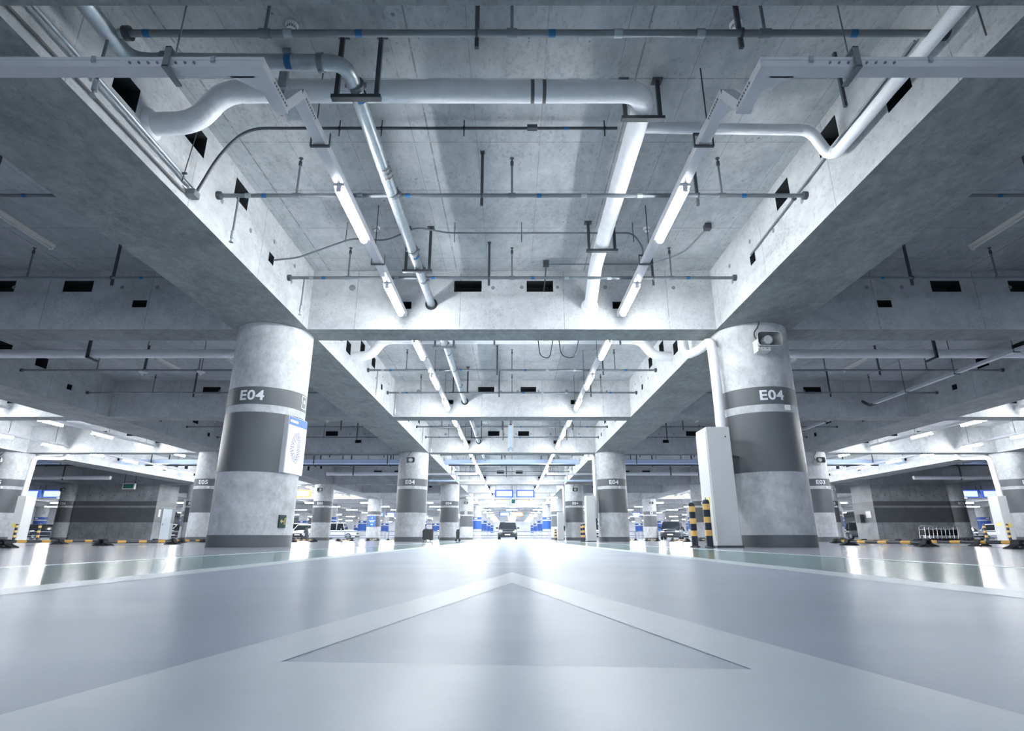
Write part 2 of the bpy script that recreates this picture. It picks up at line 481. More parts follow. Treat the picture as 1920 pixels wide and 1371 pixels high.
# mortar patches of filled form-tie holes on the beams
def patch_disc(x, y, z, nrm, r=.035):
    m = MB(); m.cyl((x, y, z), (x + nrm[0] * .004, y + nrm[1] * .004, z), r, n=12)
    return m
pk = 0
for yb in (ROW0, ROW0 + BAY, ROW0 + 2 * BAY):
    y = yb - BW
    for (x, z, r) in [(-2.95, 4.42, .06), (-.35, 4.42, .035), (.18, 4.43, .035), (.84, 4.43, .03), (1.72, 4.43, .04), (2.98, 4.42, .035)]:
        struct(patch_disc(x, y, z + CZ, (0, -1), r).build('ceiling_beam_patch', 'patch_mortar'))
    for s in (-1, 1):
        for x in (6.0, 6.55, 7.2, 9.2):
            struct(patch_disc(s * x, y, 4.43 + CZ, (0, -1), .035).build('ceiling_beam_patch', 'patch_mortar'))
for s in (-1, 1):
    for k in range(3):
        for (yy, z) in ((7.75, 4.40), (6.2, 4.1), (7.0, 4.15), (8.6, 4.42), (8.55, 4.1)):
            struct(patch_disc(s * (GX0 - GW), yy + k * BAY, z + CZ, (-s, 0), .035).build('ceiling_girder_patch', 'patch_mortar'))

# floor paint
def flat(name, poly, mat, z=0.0006):
    m = MB(); m.add([(x, y, z) for x, y in poly], [tuple(range(len(poly)))])
    return m.build(name, mat)
for s in (-1, 1):
    a, b = (1.29, 1.45) if s < 0 else (1.22, 1.38)
    struct(flat('floor_marking_line', [(s * a, YN), (s * b, YN), (s * b, 60), (s * a, 60)], 'floor_white', .0008))
    struct(flat('floor_marking_strip', [(s * b, YN), (s * 2.44, YN), (s * 2.44, 60), (s * b, 60)], 'green_coating', .0004))
    struct(flat('floor_marking_line', [(s * 2.44, YN), (s * 2.52, YN), (s * 2.52, 60), (s * 2.44, 60)], 'floor_white', .0008))
m = MB()
ya = 2.515; yb_ = .10; xw = .2085
A, L, R = (0, ya), (-xw * (ya - yb_), yb_), (xw * (ya - yb_), yb_)
a, l_, r_ = (0, 1.93), (-.269, .726), (.263, .685)
for quad in ([A, L, l_, a], [A, a, r_, R], [l_, L, R, r_]):
    m.add([(x, y, .0006) for x, y in quad], [(0, 1, 2, 3)])
tag(m.build('arrow_marking', 'floor_white'), 'big white hollow arrow painted on the grey floor pointing down the lane', 'floor arrow')

# ------------------------------------------------------------------ columns
TXT = {}
def text_verts(s):
    if s in TXT: return TXT[s]
    cu = bpy.data.curves.new('lettering', 'FONT'); cu.body = s; cu.size = 1.0; cu.offset = .024; cu.resolution_u = 3
    cu.space_character = 1.06
    o = bpy.data.objects.new('lettering', cu); C.objects.link(o)
    dg = bpy.context.evaluated_depsgraph_get()
    me = o.evaluated_get(dg).to_mesh()
    vs = [v.co.copy() for v in me.vertices]; fs = [tuple(p.vertices) for p in me.polygons]
    o.evaluated_get(dg).to_mesh_clear()
    bpy.data.objects.remove(o); bpy.data.curves.remove(cu)
    x0, x1 = min(v.x for v in vs), max(v.x for v in vs); y0, y1 = min(v.y for v in vs), max(v.y for v in vs)
    vs = [((v.x - (x0 + x1) / 2) / (y1 - y0), (v.y - y0) / (y1 - y0)) for v in vs]
    TXT[s] = (vs, fs)
    return TXT[s]
def wrap_text(s, r, z, h, ang0=-math.pi / 2, wide=1.0):
    vs, fs = text_verts(s)
    m = MB()
    out = []
    for x, y in vs:
        t = ang0 + x * h * wide / r
        out.append((r * math.cos(t), r * math.sin(t), z + y * h))
    m.add(out, fs)
    return m
def flat_text(s, h, wide=1.0):
    vs, fs = text_verts(s)
    m = MB(); m.add([(x * h * wide, 0, y * h) for x, y in vs], fs)
    return m

SH = MB(); SH.cyl((0, 0, 0), (0, 0, SOF), CR, n=64, caps=False)
def band(z0, z1, r=CR + .004, n=64):
    m = MB(); m.cyl((0, 0, z0), (0, 0, z1), r, n=n, caps=False)
    for z in (z0, z1):
        vs = []; 
        for i in range(n):
            t = 2 * math.pi * i / n
            vs += [(CR * .999 * math.cos(t), CR * .999 * math.sin(t), z), (r * math.cos(t), r * math.sin(t), z)]
        m.add(vs, [(2 * i, 2 * i + 1, (2 * i + 3) % (2 * n), (2 * i + 2) % (2 * n)) for i in range(n)])
    return m
MESH = {}
def shared(key, mb, name, mat, parent):
    """links another object on the same mesh once that mesh exists"""
    if key in MESH:
        o = bpy.data.objects.new(name, MESH[key]); C.objects.link(o); o.parent = parent
        return o
    o = mb().build(name, mat, parent); MESH[key] = o.data
    return o
def column(x, y, txt, label, blue=False, plate=True):
    t = thing('concrete_column', label, 'column', (x, y, 0))
    t['kind'] = 'thing'
    shared('shaft', lambda: SH, 'shaft', 'column_concrete', t)
    pm = 'blue_paint' if blue else 'grey_paint'
    b1 = shared('b1' + pm, lambda: band(2.28, 2.58), 'upper_band', pm, t)
    b2 = shared('b2' + pm, lambda: band(1.17, 2.15), 'lower_band', pm, t)
    if blue:
        b1['label'] = 'blue upper band'; b2['label'] = 'blue lower band'
    else:
        b1['label'] = 'dark grey upper band'; b2['label'] = 'dark grey lower band'
        shared('b3', lambda: band(0, .185), 'base_band', pm, t)
    if txt:
        o = shared('txt' + txt, lambda: wrap_text(txt, CR + .009, 2.345, .175, wide=1.16), 'lettering', 'white_paint', t)
        o['label'] = 'white %s lettering' % txt
    elif blue:
        def pl():
            m = MB(); m.box(-.17, .17, -CR - .02, -CR + .06, 2.36, 2.5); return m
        shared('plate', pl, 'number_plate', 'white_paint', t)
    if plate and not blue:
        def pq():
            m = MB(); a = -math.pi / 2 + .32
            m.box(.19, .27, -CR - .006, -CR + .06, 2.17, 2.26); return m
        shared('tagplate', pq, 'small_plate', 'plastic_white', t)
    return t
col_name = {1: 'nearest', 2: 'second', 3: 'third', 4: 'fourth', 5: 'fifth', 6: 'sixth', 7: 'seventh', 8: 'eighth'}
ROWS = {1: [1], 2: [1, 2, 3], 3: [1, 2, 3, 4], 4: [1, 2, 3, 4, 5], 5: [1, 2, 3, 4, 5, 6, 7], 6: [1, 2, 3, 4, 5], 7: [1, 2, 3, 4, 5], 8: [1, 2, 3, 4]}
TX = {1: {1: 'E04', -1: 'E04'}, 2: {1: 'E04', -1: 'E04', 2: 'E03', -2: 'E05', 3: 'E02', -3: 'E05'},
      3: {1: 'E04', -1: 'E04', 2: 'E03', -2: 'E05', 3: 'E03', -3: 'E05', 4: 'E02', -4: 'E06'}}
for r, idx in ROWS.items():
    for i in idx:
        for s in (-1, 1):
            y = ROW0 + (r - 1) * DROW
            if r > 4: lab = 'blue-banded round concrete column, %s row, %s place %s of the centre lane' % (col_name[r], ORD[i - 1], side(s))
            elif r == 1: lab = 'huge round concrete column marked E04 %s' % ('with the lit map panel' if s < 0 else 'beside the white downpipe and tall cabinet')
            else:
                tx = TX.get(r, {}).get(s * i)
                lab = 'round concrete column %s %s row, %s place %s of the lane' % (('marked ' + tx + ' in the') if tx else 'with grey bands in the', col_name[r], ORD[i - 1], side(s))
            column(s * (GX0 + (i - 1) * GDX), y, TX.get(r, {}).get(s * i, ''), lab, blue=r > 4, plate=(r, s) != (1, -1))
def plus_box(x, y, z):
    m = MB(); m.box(-.12, .12, -.02, .03, -.12, .12)
    t = thing('cross_sign', 'small white square sign with a dark cross on the column %s of the lane' % side(x), 'sign', (x, y, z))
    m.build('sign_plate', 'white_paint', t)
    m = MB(); m.box(-.08, .08, -.03, -.02, -.022, .022); m.box(-.022, .022, -.03, -.0205, -.08, .08); m.build('cross', 'black_plastic', t)
    return t
plus_box(-GX0, ROW0 + 3 * DROW - CR - .02, 2.43)
plus_box(GX0 + GDX, ROW0 + 3 * DROW - CR - .02, 2.43)['label'] = 'small white square sign with a dark cross on the grey-banded column near the black hatchback'

# lit map panel on the near left column
t = thing('map_panel', 'lit white map panel with blue header on the near left column', 'sign board', (-3.765, 9.63, 0), math.atan2(.54, .10))
m = MB(); m.bbox(-.285, .285, -.05, .05, 1.17, 2.13, .008); m.build('casing', 'tray_metal', t)
m = MB(); m.box(-.275, .275, -.058, -.0505, 1.18, 1.98); m.build('face', 'panel_light', t)
m = MB(); m.box(-.275, .275, -.058, -.0505, 1.985, 2.12); m.build('header', 'map_blue', t)
m = MB()
for k in range(-9, 10):
    for rr in (.15, .18, .21, .24):
        a = math.radians(k * 9.5)
        cx, cz = rr * .95 * -math.cos(a) + .06, 1.62 + rr * 1.05 * math.sin(a)
        if rr < .2 and k % 2: continue
        m.box(cx - .009, cx + .009, -.0605, -.0582, cz - .012, cz + .012)
for k in range(14):
    m.box(.02, .10 + .015 * (k % 3), -.0605, -.0582, 1.42 + k * .03, 1.432 + k * .03)
m.build('printed_map', 'map_ink', t)
m = MB(); m.box(-.26, -.02, -.0605, -.0582, 2.03, 2.07); m.build('header_writing', 'white_paint', t)
# boxed pictogram at the right edge of the band
t = thing('pictogram_sign', 'small boxed white pictogram above the lit map panel', 'sign', (-4.36, ROW0, 0))
a = math.radians(-38)
vs = MB()
for (u0, u1, z0, z1) in ((-.085, .085, 2.545, 2.557), (-.085, .085, 2.325, 2.337), (-.085, -.073, 2.325, 2.557), (.073, .085, 2.325, 2.557), (-.03, .03, 2.42, 2.48)):
    pts = []
    for uu, zz in ((u0, z0), (u1, z0), (u1, z1), (u0, z1)):
        th = a + .62 + uu / CR
        pts.append(((CR + .010) * math.cos(th - math.pi / 4 * 0), (CR + .010) * math.sin(th), zz))
    vs.add(pts, [(0, 1, 2, 3)])
vs.build('frame', 'white_paint', t)
# escape sign low on the near left column
t = thing('escape_sign', 'small dark green escape sign low on the near left column', 'sign', (-4.36 + CR * math.cos(math.radians(-24)), ROW0 + CR * math.sin(math.radians(-24)), .40), math.radians(66))
m = MB(); m.box(-.07, .07, -.025, .02, -.10, .10); m.build('sign_plate', 'exit_green', t)
m = MB(); m.prism([(-.055, 0), (-.02, .035), (-.02, .012), (.01, .012), (.01, -.012), (-.02, -.012), (-.02, -.035)], -.031, -.0255); m.build('arrow', 'sign_cream', t)
m = MB(); m.cyl((.04, -.031, .045), (.04, -.0255, .045), .014, n=10); m.box(.028, .05, -.031, -.0255, -.01, .03); m.box(.022, .032, -.031, -.0255, -.055, -.01); m.box(.045, .055, -.031, -.0255, -.05, -.01); m.build('runner', 'sign_cream', t)

# blue direction panel on the fourth-row column
t = thing('direction_panel', 'blue panel with white cross and arrow on a distant column', 'sign', (-GX0 - GDX, ROW0 + 3 * DROW - CR - .03, 0))
m = MB(); m.box(-.34, .34, -.03, .05, 1.17, 2.15); m.build('panel', 'map_blue', t)
m = MB()
m.box(-.10, .10, -.04, -.0305, 1.93, 1.96); m.box(-.015, .015, -.04, -.0302, 1.84, 2.05)
m.box(-.26, .26, -.04, -.0305, 1.68, 1.74); m.box(-.2, .2, -.04, -.0305, 1.58, 1.62)
m.prism([(-.12, 1.33), (.02, 1.33), (.02, 1.27), (.13, 1.37), (.02, 1.47), (.02, 1.41), (-.12, 1.41)], -.04, -.0305)
m.build('symbols', 'white_paint', t)

# ------------------------------------------------------------------ horn loudspeakers
def make_horn(label):
    t = thing('horn_speaker', label, 'loudspeaker')
    # rounded-rectangular bell, open towards -Y
    def rrect(w, h, r, y, n=6):
        pts = []
        for cx, cz, a0 in ((w - r, h - r, 0), (-w + r, h - r, 90), (-w + r, -h + r, 180), (w - r, -h + r, 270)):
            for k in range(n):
                a = math.radians(a0 + 90 * k / (n - 1)); pts.append((cx + r * math.cos(a), y, cz + r * math.sin(a)))
        return pts
    def loft(m, rings, mat, close=False):
        n = len(rings[0]); vs = [p for r in rings for p in r]
        fs = [(k * n + i, k * n + (i + 1) % n, (k + 1) * n + (i + 1) % n, (k + 1) * n + i) for k in range(len(rings) - 1) for i in range(n)]
        if close: fs.append(tuple(range((len(rings) - 1) * n, len(rings) * n)))
        m.add(vs, fs, mat, True)
    m = MB()
    loft(m, [rrect(.195, .118, .06, -.28), rrect(.205, .128, .065, -.285), rrect(.205, .128, .065, -.265), rrect(.165, .10, .05, -.18), rrect(.09, .075, .04, -.08), rrect(.07, .06, .03, -.02)], 'speaker_plastic', True)
    m.build('bell', None, t)
    m = MB()
    loft(m, [rrect(.195, .118, .06, -.2801), rrect(.155, .09, .045, -.18), rrect(.09, .07, .035, -.10)], 'speaker_inner', True)
    m.build('bell_inside', None, t)['label'] = 'dark grey inside of the bell'
    m = MB(); m.lathe((0, -.11, 0), (0, -1, 0), [(0, .085), (.10, .082), (.12, .075), (.125, .035), (.115, .03), (.115, .012), (.13, .010)], n=20); m.build('driver_cone', 'speaker_plastic', t)
    m = MB(); m.box(-.14, .02, -.22, -.21, -.19, -.125); m.box(-.14, .02, -.22, -.02, -.195, -.185); m.box(-.18, -.17, -.20, -.02, -.19, .02)
    m.prism([(-.18, -.12), (-.14, -.19), (-.14, -.18), (-.17, -.12)], -.22, -.02); m.build('bracket', 'speaker_plastic', t)
    m = MB()
    for x in (-.11, -.04): m.cyl((x, -.2255, -.158), (x, -.219, -.158), .008, n=10)
    m.build('bolt', 'black_plastic', t)
    m = MB(); m.tube([(-.12, -.06, .03), (-.16, -.03, .18), (-.05, -.01, .30), (0.02, 0, .50)], .010, n=8, bend=.09); m.build('cable', 'dark_steel', t)
    return t
HZ = 3.20 + CZ
horn0 = make_horn('grey horn loudspeaker high on the near right E04 column')
horn0.location = (4.32, ROW0 - CR, HZ)
MOUTHS = [(-4.36, 2, 'on the second-row E04 column left of the lane'), (13.21, 2, 'on the E03 column right of the near cabinet'), (-22.06, 2, 'on the E05 column at the left edge'),
          (-30.91, 3, 'on the E06 column beside the blue lit signs'), (-13.21, 3, 'on the E05 column above the white cars'), (4.36, 3, 'on the third-row E04 column right of the lane'),
          (22.06, 3, 'on the E03 column beside the right concrete core'), (-4.36, 4, 'on the fourth-row column just left of the lane'), (13.21, 4, 'on the column beside the black hatchback')]
for x, r, w in MOUTHS:
    dup(horn0, (x, ROW0 + (r - 1) * DROW - CR, HZ), 'grey horn loudspeaker ' + w)

# ------------------------------------------------------------------ pipes and services of one bay
def hanger_frame(x0, x1, y, zbar, label):
    """steel U-frame dropping from the slab"""
    t = thing('pipe_support_frame', label, 'pipe support', (0, 0, 0))
    for x in (x0, x1):
        m = MB(); m.box(x - .02, x + .02, y - .02, y + .02, zbar, CEIL)
        m.box(x - .055, x + .055, y - .05, y + .05, CEIL - .012, CEIL); m.build('post', 'dark_steel', t)
    m = MB(); m.box(x0 - .045, x1 + .045, y - .03, y + .03, zbar - .02, zbar + .02); m.build('crossbar', 'dark_steel', t)
    return t

def sprinkler_line(y, x0, x1, z, ups, hangs, label, downs=(), r=.024, couplings=(), blues=()):
    t = thing('sprinkler_pipe', label, 'sprinkler pipe', (0, 0, 0))
    m = MB(); m.cyl((x0, y, z), (x1, y, z), r, n=12)
    m.build('pipe', 'pipe_steel', t)
    for x in (x0, x1):
        m = MB(); m.cyl((x, y, z), (x + (.05 if x == x0 else -.05), y, z), r * 2, n=14); m.build('wall_flange', 'dark_steel', t)
    for x in ups:
        m = MB(); m.cyl((x, y, z), (x, y, CEIL - .22), .014, n=8)
        m.cyl((x - .045, y, z), (x + .045, y, z), r * 1.3, n=12)
        b = m.build('riser', 'pipe_steel', t)
        m = MB(); m.cyl((x, y, CEIL - .23), (x, y, CEIL - .17), .022, n=10); m.cyl((x, y, CEIL - .17), (x, y, CEIL - .12), .010, n=8)
        m.cyl((x, y, CEIL - .125), (x, y, CEIL - .118), .028, n=12); m.build('sprinkler_head', 'dark_steel', b)
    for x in downs:
        m = MB(); m.tube([(x, y, z), (x, y, z - .52)], .013, n=8)
        b = m.build('drop_pipe', 'pipe_steel', t)
        m = MB(); m.cyl((x, y, z - .60), (x, y, z - .50), .022, n=10); m.cyl((x, y, z - .64), (x, y, z - .60), .012, n=8)
        m.cyl((x, y, z - .655), (x, y, z - .648), .026, n=12); m.build('sprinkler_head', 'galvanized_steel', b)
    for x in hangs:
        m = MB(); m.box(x - .018, x + .018, y + .02, y + .05, z - .12, CEIL); m.box(x - .03, x + .03, y + .005, y + .06, CEIL - .01, CEIL)
        m.cyl((x - .01, y, z), (x + .01, y, z), r * 1.5, n=12)
        m.build('hanger', 'dark_steel', t)
    for x in couplings:
        m = MB(); m.cyl((x - .035, y, z), (x + .035, y, z), r * 1.28, n=12); m.build('coupling', 'galvanized_steel', t)
    for x in blues:
        m = MB(); m.cyl((x - .03, y, z), (x + .03, y, z), r * 1.06, n=12, caps=False); m.build('blue_tape', 'blue_tape', t)
    return t

bayname = ['nearest bay', 'second bay', 'third bay', 'fourth bay', 'fifth bay', 'sixth bay']
ZS = 4.10 + CZ
FI = GX0 - GW                       # inner girder face
for k in range(-1, 5):
    Y0 = k * BAY
    for j, yy in enumerate((6.08, 8.40) if k >= 0 else (11.35,)):
        y = yy + Y0
        if y < 3: continue
        first = y < 5
        bn = 'middle bay' if k < 0 else bayname[k]
        lab = ('grey sprinkler pipe crossing the middle of the ceiling at the top of the photo' if first else
               'grey sprinkler pipe crossing the middle of the %s, %s' % (bn, ('first', 'second')[j] + ' of its pair'))
        sprinkler_line(y, -FI + (.4 if first else 0), FI, ZS, [-2.70, 0, 2.63] if not first else [-2.1, 0, 2.15], [-.38, 2.33] if not first else [-.3, 1.95], lab,
                       downs=(-3.42,) if k <= 2 else (), couplings=(-1.9, -3.3, .9, 1.6) if k <= 1 else (), blues=(-3.1, -1.3, .34, 2.9) if k <= 2 else (), r=.026 if not first else .030)
        # same pipe line carried through the side bays
        if not first and k <= 3:
            for s in (-1, 1):
                xa, xb = sorted((s * (GX0 + GW), s * (GX0 + GDX - GW)))
                sprinkler_line(y, xa, xb, ZS, [s * 8.0, s * 10.6], [s * 6.6, s * 9.4], 'grey sprinkler pipe, %s of the %s unlit aisle, %s of its pair' % (bn, side(s), ('nearer', 'farther')[j]), blues=(s * 6.1,), r=.022)
sprinkler_line(11.35, -FI, FI, ZS, [-2.70, 0, 2.63], [-.38, 2.33], 'grey sprinkler pipe just behind the nearest crossbeam', r=.024)

# galvanised drain pipe: along the lane, nearest bay
t = thing('galvanized_pipe', 'thick galvanised pipe bending from the left corner down the middle of the ceiling', 'pipe', (0, 0, 0))
GZ, GXp = 4.09 + CZ, -1.475
m = MB(); m.tube([(-3.42, -4.0, GZ), (-3.42, 4.0, GZ), (GXp - .02, 4.02, GZ), (GXp, ROW0 - BW + .05, GZ)], .070, n=22, bend=.17)
m.build('pipe', 'galvanized_steel', t)
def clamp(m, p, d, r, w=.05):
    p = Vector(p); d = Vector(d).normalized()
    m.cyl(p - d * w / 2, p + d * w / 2, r * 1.16, n=20); 
    o = d.orthogonal().normalized(); q = d.cross(o)
    for s in (-1, 1):
        c = p + Vector((s, 0, 0)) * r * 1.25 if abs(d.x) < .5 else p + Vector((0, 0, s)) * r * 1.25
        m.cyl(c - Vector((0, 0, .02)), c + Vector((0, 0, .02)), .016, n=8)
for p, d in (((-3.42, 3.35, GZ), (0, 1, 0)), ((-3.1, 4.0, GZ), (1, 0, 0)), ((-1.72, 4.02, GZ), (1, 0, 0)), ((GXp, 4.28, GZ), (0, 1, 0)), ((GXp, 6.02, GZ), (0, 1, 0)), ((GXp, 7.45, GZ), (0, 1, 0)), ((GXp, 8.05, GZ), (0, 1, 0)), ((GXp, 8.45, GZ), (0, 1, 0))):
    m = MB(); clamp(m, p, d, .070); m.build('pipe_clamp', 'pipe_steel', t)
for p, d in (((-3.42, 3.2, GZ), (0, 1, 0)), ((-2.0, 4.01, GZ), (1, 0, 0)), ((GXp, 4.42, GZ), (0, 1, 0)), ((GXp, 7.6, GZ), (0, 1, 0))):
    m = MB(); p = Vector(p); d = Vector(d); m.cyl(p - d * .03, p + d * .03, .0712, n=20, caps=False); m.build('blue_tape', 'blue_tape', t)
for yy in (5.48, 5.56, 5.64):
    m = MB(); m.cyl((GXp, yy - .014, GZ), (GXp, yy + .014, GZ), .0712, n=20, caps=False); m.build('brown_stripe', 'brown_tape', t)
hanger_frame(-1.67, -1.29, 4.34, 4.0 + CZ, 'dark steel frame holding the galvanised pipe near its bend')
hanger_frame(-1.67, -1.30, 7.96, 4.0 + CZ, 'dark steel frame holding the galvanised pipe before the nearest crossbeam')
# its continuation beyond the cross beams
for k in (1, 2, 3):
    y0, y1 = ROW0 + BW + (k - 1) * BAY - .03, ROW0 - BW + k * BAY + .03
    if k == 3: y1 = y0 + 6.0
    t = thing('galvanized_pipe', 'galvanised pipe running down the middle of the %s' % bayname[k], 'pipe')
    m = MB(); m.cyl((GXp, y0, GZ), (GXp, y1, GZ), .070, n=18); m.build('pipe', 'galvanized_steel', t)
    for q in (.22, .5, .72):
        m = MB(); clamp(m, (GXp, y0 + (y1 - y0) * q, GZ), (0, 1, 0), .07); m.build('pipe_clamp', 'pipe_steel', t)
    m = MB(); m.cyl((GXp, y0 + 2.2, GZ), (GXp, y0 + 2.27, GZ), .0712, n=18, caps=False); m.build('blue_tape', 'blue_tape', t)
    if k < 3:
        hanger_frame(-1.69, -1.28, 4.34 + k * BAY - .35, 4.0 + CZ, 'dark steel pipe frame at the front of the %s' % bayname[k])
        hanger_frame(-1.69, -1.28, 8.0 + k * BAY, 4.0 + CZ, 'dark steel pipe frame at the back of the %s' % bayname[k])
# dark rings painting the shaded gap where the pipes enter the beams
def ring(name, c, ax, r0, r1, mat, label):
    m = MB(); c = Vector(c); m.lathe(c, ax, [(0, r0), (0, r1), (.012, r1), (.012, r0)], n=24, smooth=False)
    return tag(m.build(name, mat), label, 'painted hole shade')
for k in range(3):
    ring('hole_shade_ring', (GXp, ROW0 - BW + k * BAY, GZ), (0, -1, 0), .071, .112, 'hole_shade', 'dark ring painting the hole shade around the galvanised pipe in the %s crossbeam' % ORD[k])

# thick insulated pipe, nearest bay
WZ = 4.40 + CZ; WR = .112; WX = 1.39
t = thing('insulated_pipe', 'thick white lagged pipe crossing the nearest bay and turning down the lane', 'pipe')
m = MB(); m.tube([(-FI - .1, 4.75, 4.04 + CZ), (-3.2, 4.72, 4.04 + CZ), (-2.98, 4.69, WZ), (WX, 4.69, WZ), (WX + .02, 8.55, WZ), (WX + .03, ROW0 - BW - .18, 4.07 + CZ), (WX + .03, ROW0 - BW + .1, 4.05 + CZ)], WR, n=26, bend=.26, wob=.018)
m.build('lagging', 'insulation_wrap', t)
for x in (.21, .33):
    m = MB(); m.cyl((x - .018, 4.69, WZ), (x + .018, 4.69, WZ), WR * 1.025, n=26, caps=False); m.build('brown_band', 'brown_tape', t)
m = MB(); m.lathe((-FI, 4.75, 4.04 + CZ), (1, 0, 0), [(-.01, WR + .05), (.02, WR + .04), (.05, WR + .005)], n=22); m.build('collar', 'insulation_wrap', t)
m = MB(); m.lathe((WX + .03, ROW0 - BW, 4.05 + CZ), (0, -1, 0), [(-.01, WR + .05), (.02, WR + .035), (.05, WR)], n=22); m.build('collar', 'insulation_wrap', t)
hanger_frame(1.21, 1.58, 4.93, 4.27 + CZ, 'dark steel frame under the bend of the thick white pipe')
hanger_frame(1.20, 1.60, 7.80, 4.27 + CZ, 'dark steel frame holding the thick white pipe before the crossbeam')
t = thing('pipe_bracket', 'bent metal strap bracket under the white pipe near its S-bend', 'bracket')
m = MB(); m.box(-2.33, -2.25, 4.5, 4.54, 4.18 + CZ, CEIL, 'galvanized_steel'); m.box(-2.36, -2.22, 4.46, 4.92, 4.24 + CZ, 4.27 + CZ, 'galvanized_steel'); m.build('strap', 'galvanized_steel', t)
# branch to the right
t = thing('insulated_pipe', 'thinner white lagged branch pipe that runs back along the right girder', 'pipe')
m = MB(); m.tube([(WX, 5.22, 4.40 + CZ), (3.36, 5.26, 4.40 + CZ), (3.52, 5.28, 4.1 + CZ), (3.57, 5.2, 4.05 + CZ), (3.59, -4, 4.05 + CZ)], .060, n=20, bend=.12, wob=.02)
m.build('lagging', 'insulation_wrap', t)
m = MB()
m.box(3.30, 3.33, 4.55, 4.58, 4.1 + CZ, CEIL); m.build('hanger', 'dark_steel', t)
m = MB(); m.cyl((3.57, 3.3, 4.05 + CZ), (3.57, 3.3, 3.62 + CZ), .007, n=6); m.build('hanger_rod', 'dark_steel', t)
# second bay: pipe across, ends in elbows at both girders, continues in the side bays
t = thing('insulated_pipe', 'thick white lagged pipe behind the nearest crossbeam with elbows at both girders', 'pipe')
m = MB(); m.tube([(-FI - .1, 12.35, 4.02 + CZ), (-3.25, 12.3, 4.02 + CZ), (-3.0, 12.28, 4.42 + CZ), (3.0, 12.28, 4.42 + CZ), (3.25, 12.3, 4.02 + CZ), (FI + .1, 12.35, 4.02 + CZ)], WR, n=22, bend=.26, wob=.015)
m.build('lagging', 'insulation_wrap', t)
for s in (-1, 1):
    t = thing('insulated_pipe', 'long white lagged pipe in the unlit aisle %s of the near column' % side(s), 'pipe')
    m = MB(); m.tube([(s * (GX0 + GW - .05), 12.2, 4.04 + CZ), (s * 14, 12.2, 4.04 + CZ)], .100, n=22, wob=.012); m.build('lagging', 'insulation_wrap', t)
    for x in (5.75, 9.6, 12.8):
        m = MB(); m.box(s * x - .025, s * x + .025, 12.02, 12.07, 3.9 + CZ, CEIL); m.box(s * x - .025, s * x + .025, 12.02, 12.38, 3.89 + CZ, 3.93 + CZ); m.build('hanger', 'dark_steel', t)
    t = thing('insulated_pipe', 'white lagged pipe across the aisle %s of the second-row columns' % side(s), 'pipe')
    m = MB(); m.tube([(s * (GX0 + GW), 36.2, 3.92 + CZ), (s * (GX0 + GDX - GW - .7), 36.2, 3.92 + CZ)], .11, n=16, wob=.01); m.build('lagging', 'insulation_wrap', t)
    m = MB(); m.box(s * 10.1 - .03, s * 10.1 + .03, 36.05, 36.1, 3.8 + CZ, CEIL); m.build('hanger', 'dark_steel', t)
    t = thing('insulated_pipe', 'white lagged pipe under the slab above the concrete core on the %s' % side(s), 'pipe')
    m = MB(); m.tube([(s * 24.0, 34, 3.45 + CZ), (s * 29.4, 34, 3.45 + CZ)], .11, n=16, wob=.01); m.build('lagging', 'insulation_wrap', t)
    m = MB(); m.box(s * 26.8 - .03, s * 26.8 + .03, 33.9, 33.95, 3.3 + CZ, CEIL); m.build('hanger', 'dark_steel', t)

# conduits
t = thing('conduit', 'dark thin conduit crossing the ceiling and curving down the left girder', 'conduit')
m = MB(); m.tube([(1.25, 5.54, 4.66 + CZ), (-3.15, 5.54, 4.66 + CZ), (-3.42, 5.54, 4.3 + CZ), (-3.60, 5.54, 3.80 + CZ)], .018, n=10, bend=.25); m.build('pipe', 'dark_steel', t)
for x in (-2.05, -1.55, -.57, 1.1):
    m = MB(); m.cyl((x, 5.54, 4.55 + CZ), (x, 5.54, CEIL), .007, n=6); m.cyl((x - .012, 5.54, 4.66 + CZ), (x + .012, 5.54, 4.66 + CZ), .024, n=10); m.build('hanger_rod', 'black_plastic', t)
m = MB(); m.box(-.12 + .3, .0 + .3, 5.50, 5.56, 4.635 + CZ, 4.685 + CZ); m.build('union', 'dark_steel', t)
m = MB(); m.cyl((.62, 5.54, 4.66 + CZ), (.68, 5.54, 4.66 + CZ), .019, n=10, caps=False); m.build('blue_tape', 'blue_tape', t)
m = MB(); m.bbox(-3.67, -3.58, 5.46, 5.58, 3.70 + CZ, 3.78 + CZ, .006); m.build('junction_box', 'pipe_steel', t)
t = thing('conduit', 'grey conduit running along the foot of the left girder towards the camera', 'conduit')
m = MB(); m.tube([(-3.63, 5.5, 3.82 + CZ), (-3.61, 3.6, 3.84 + CZ), (-3.61, -4, 3.84 + CZ)], .019, n=10, bend=.1); m.build('pipe', 'galvanized_steel', t)
for yy in (5.25, 3.05, 2.3):
    m = MB(); m.cyl((-3.60, yy, 3.72 + CZ), (-3.52, yy, 4.6 + CZ), .006, n=6); m.box(-3.64, -3.56, yy - .01, yy + .01, 3.81 + CZ, 3.83 + CZ); m.build('hanger_rod', 'dark_steel', t)
m = MB(); m.tube([(-3.665, 5.42, 3.70 + CZ), (-3.665, -4, 3.70 + CZ)], .012, n=8)  # conduit's shadow on the girder, shaped as a thin dark strip
tag(m.build('cable', 'brown_tape'), 'dark strip standing for the shadow of the grey conduit on the left girder', 'cable')
t = thing('conduit', 'thin grey conduit sloping along the right girder into a small opening', 'conduit')
m = MB(); m.tube([(3.66, 4.0, 4.32 + CZ), (3.66, 7.72, 4.16 + CZ)], .013, n=8); m.build('pipe', 'pipe_steel', t)
m = MB(); m.box(3.64, 3.69, 6.30, 6.34, 4.2 + CZ, 4.25 + CZ); m.build('clip', 'dark_steel', t)
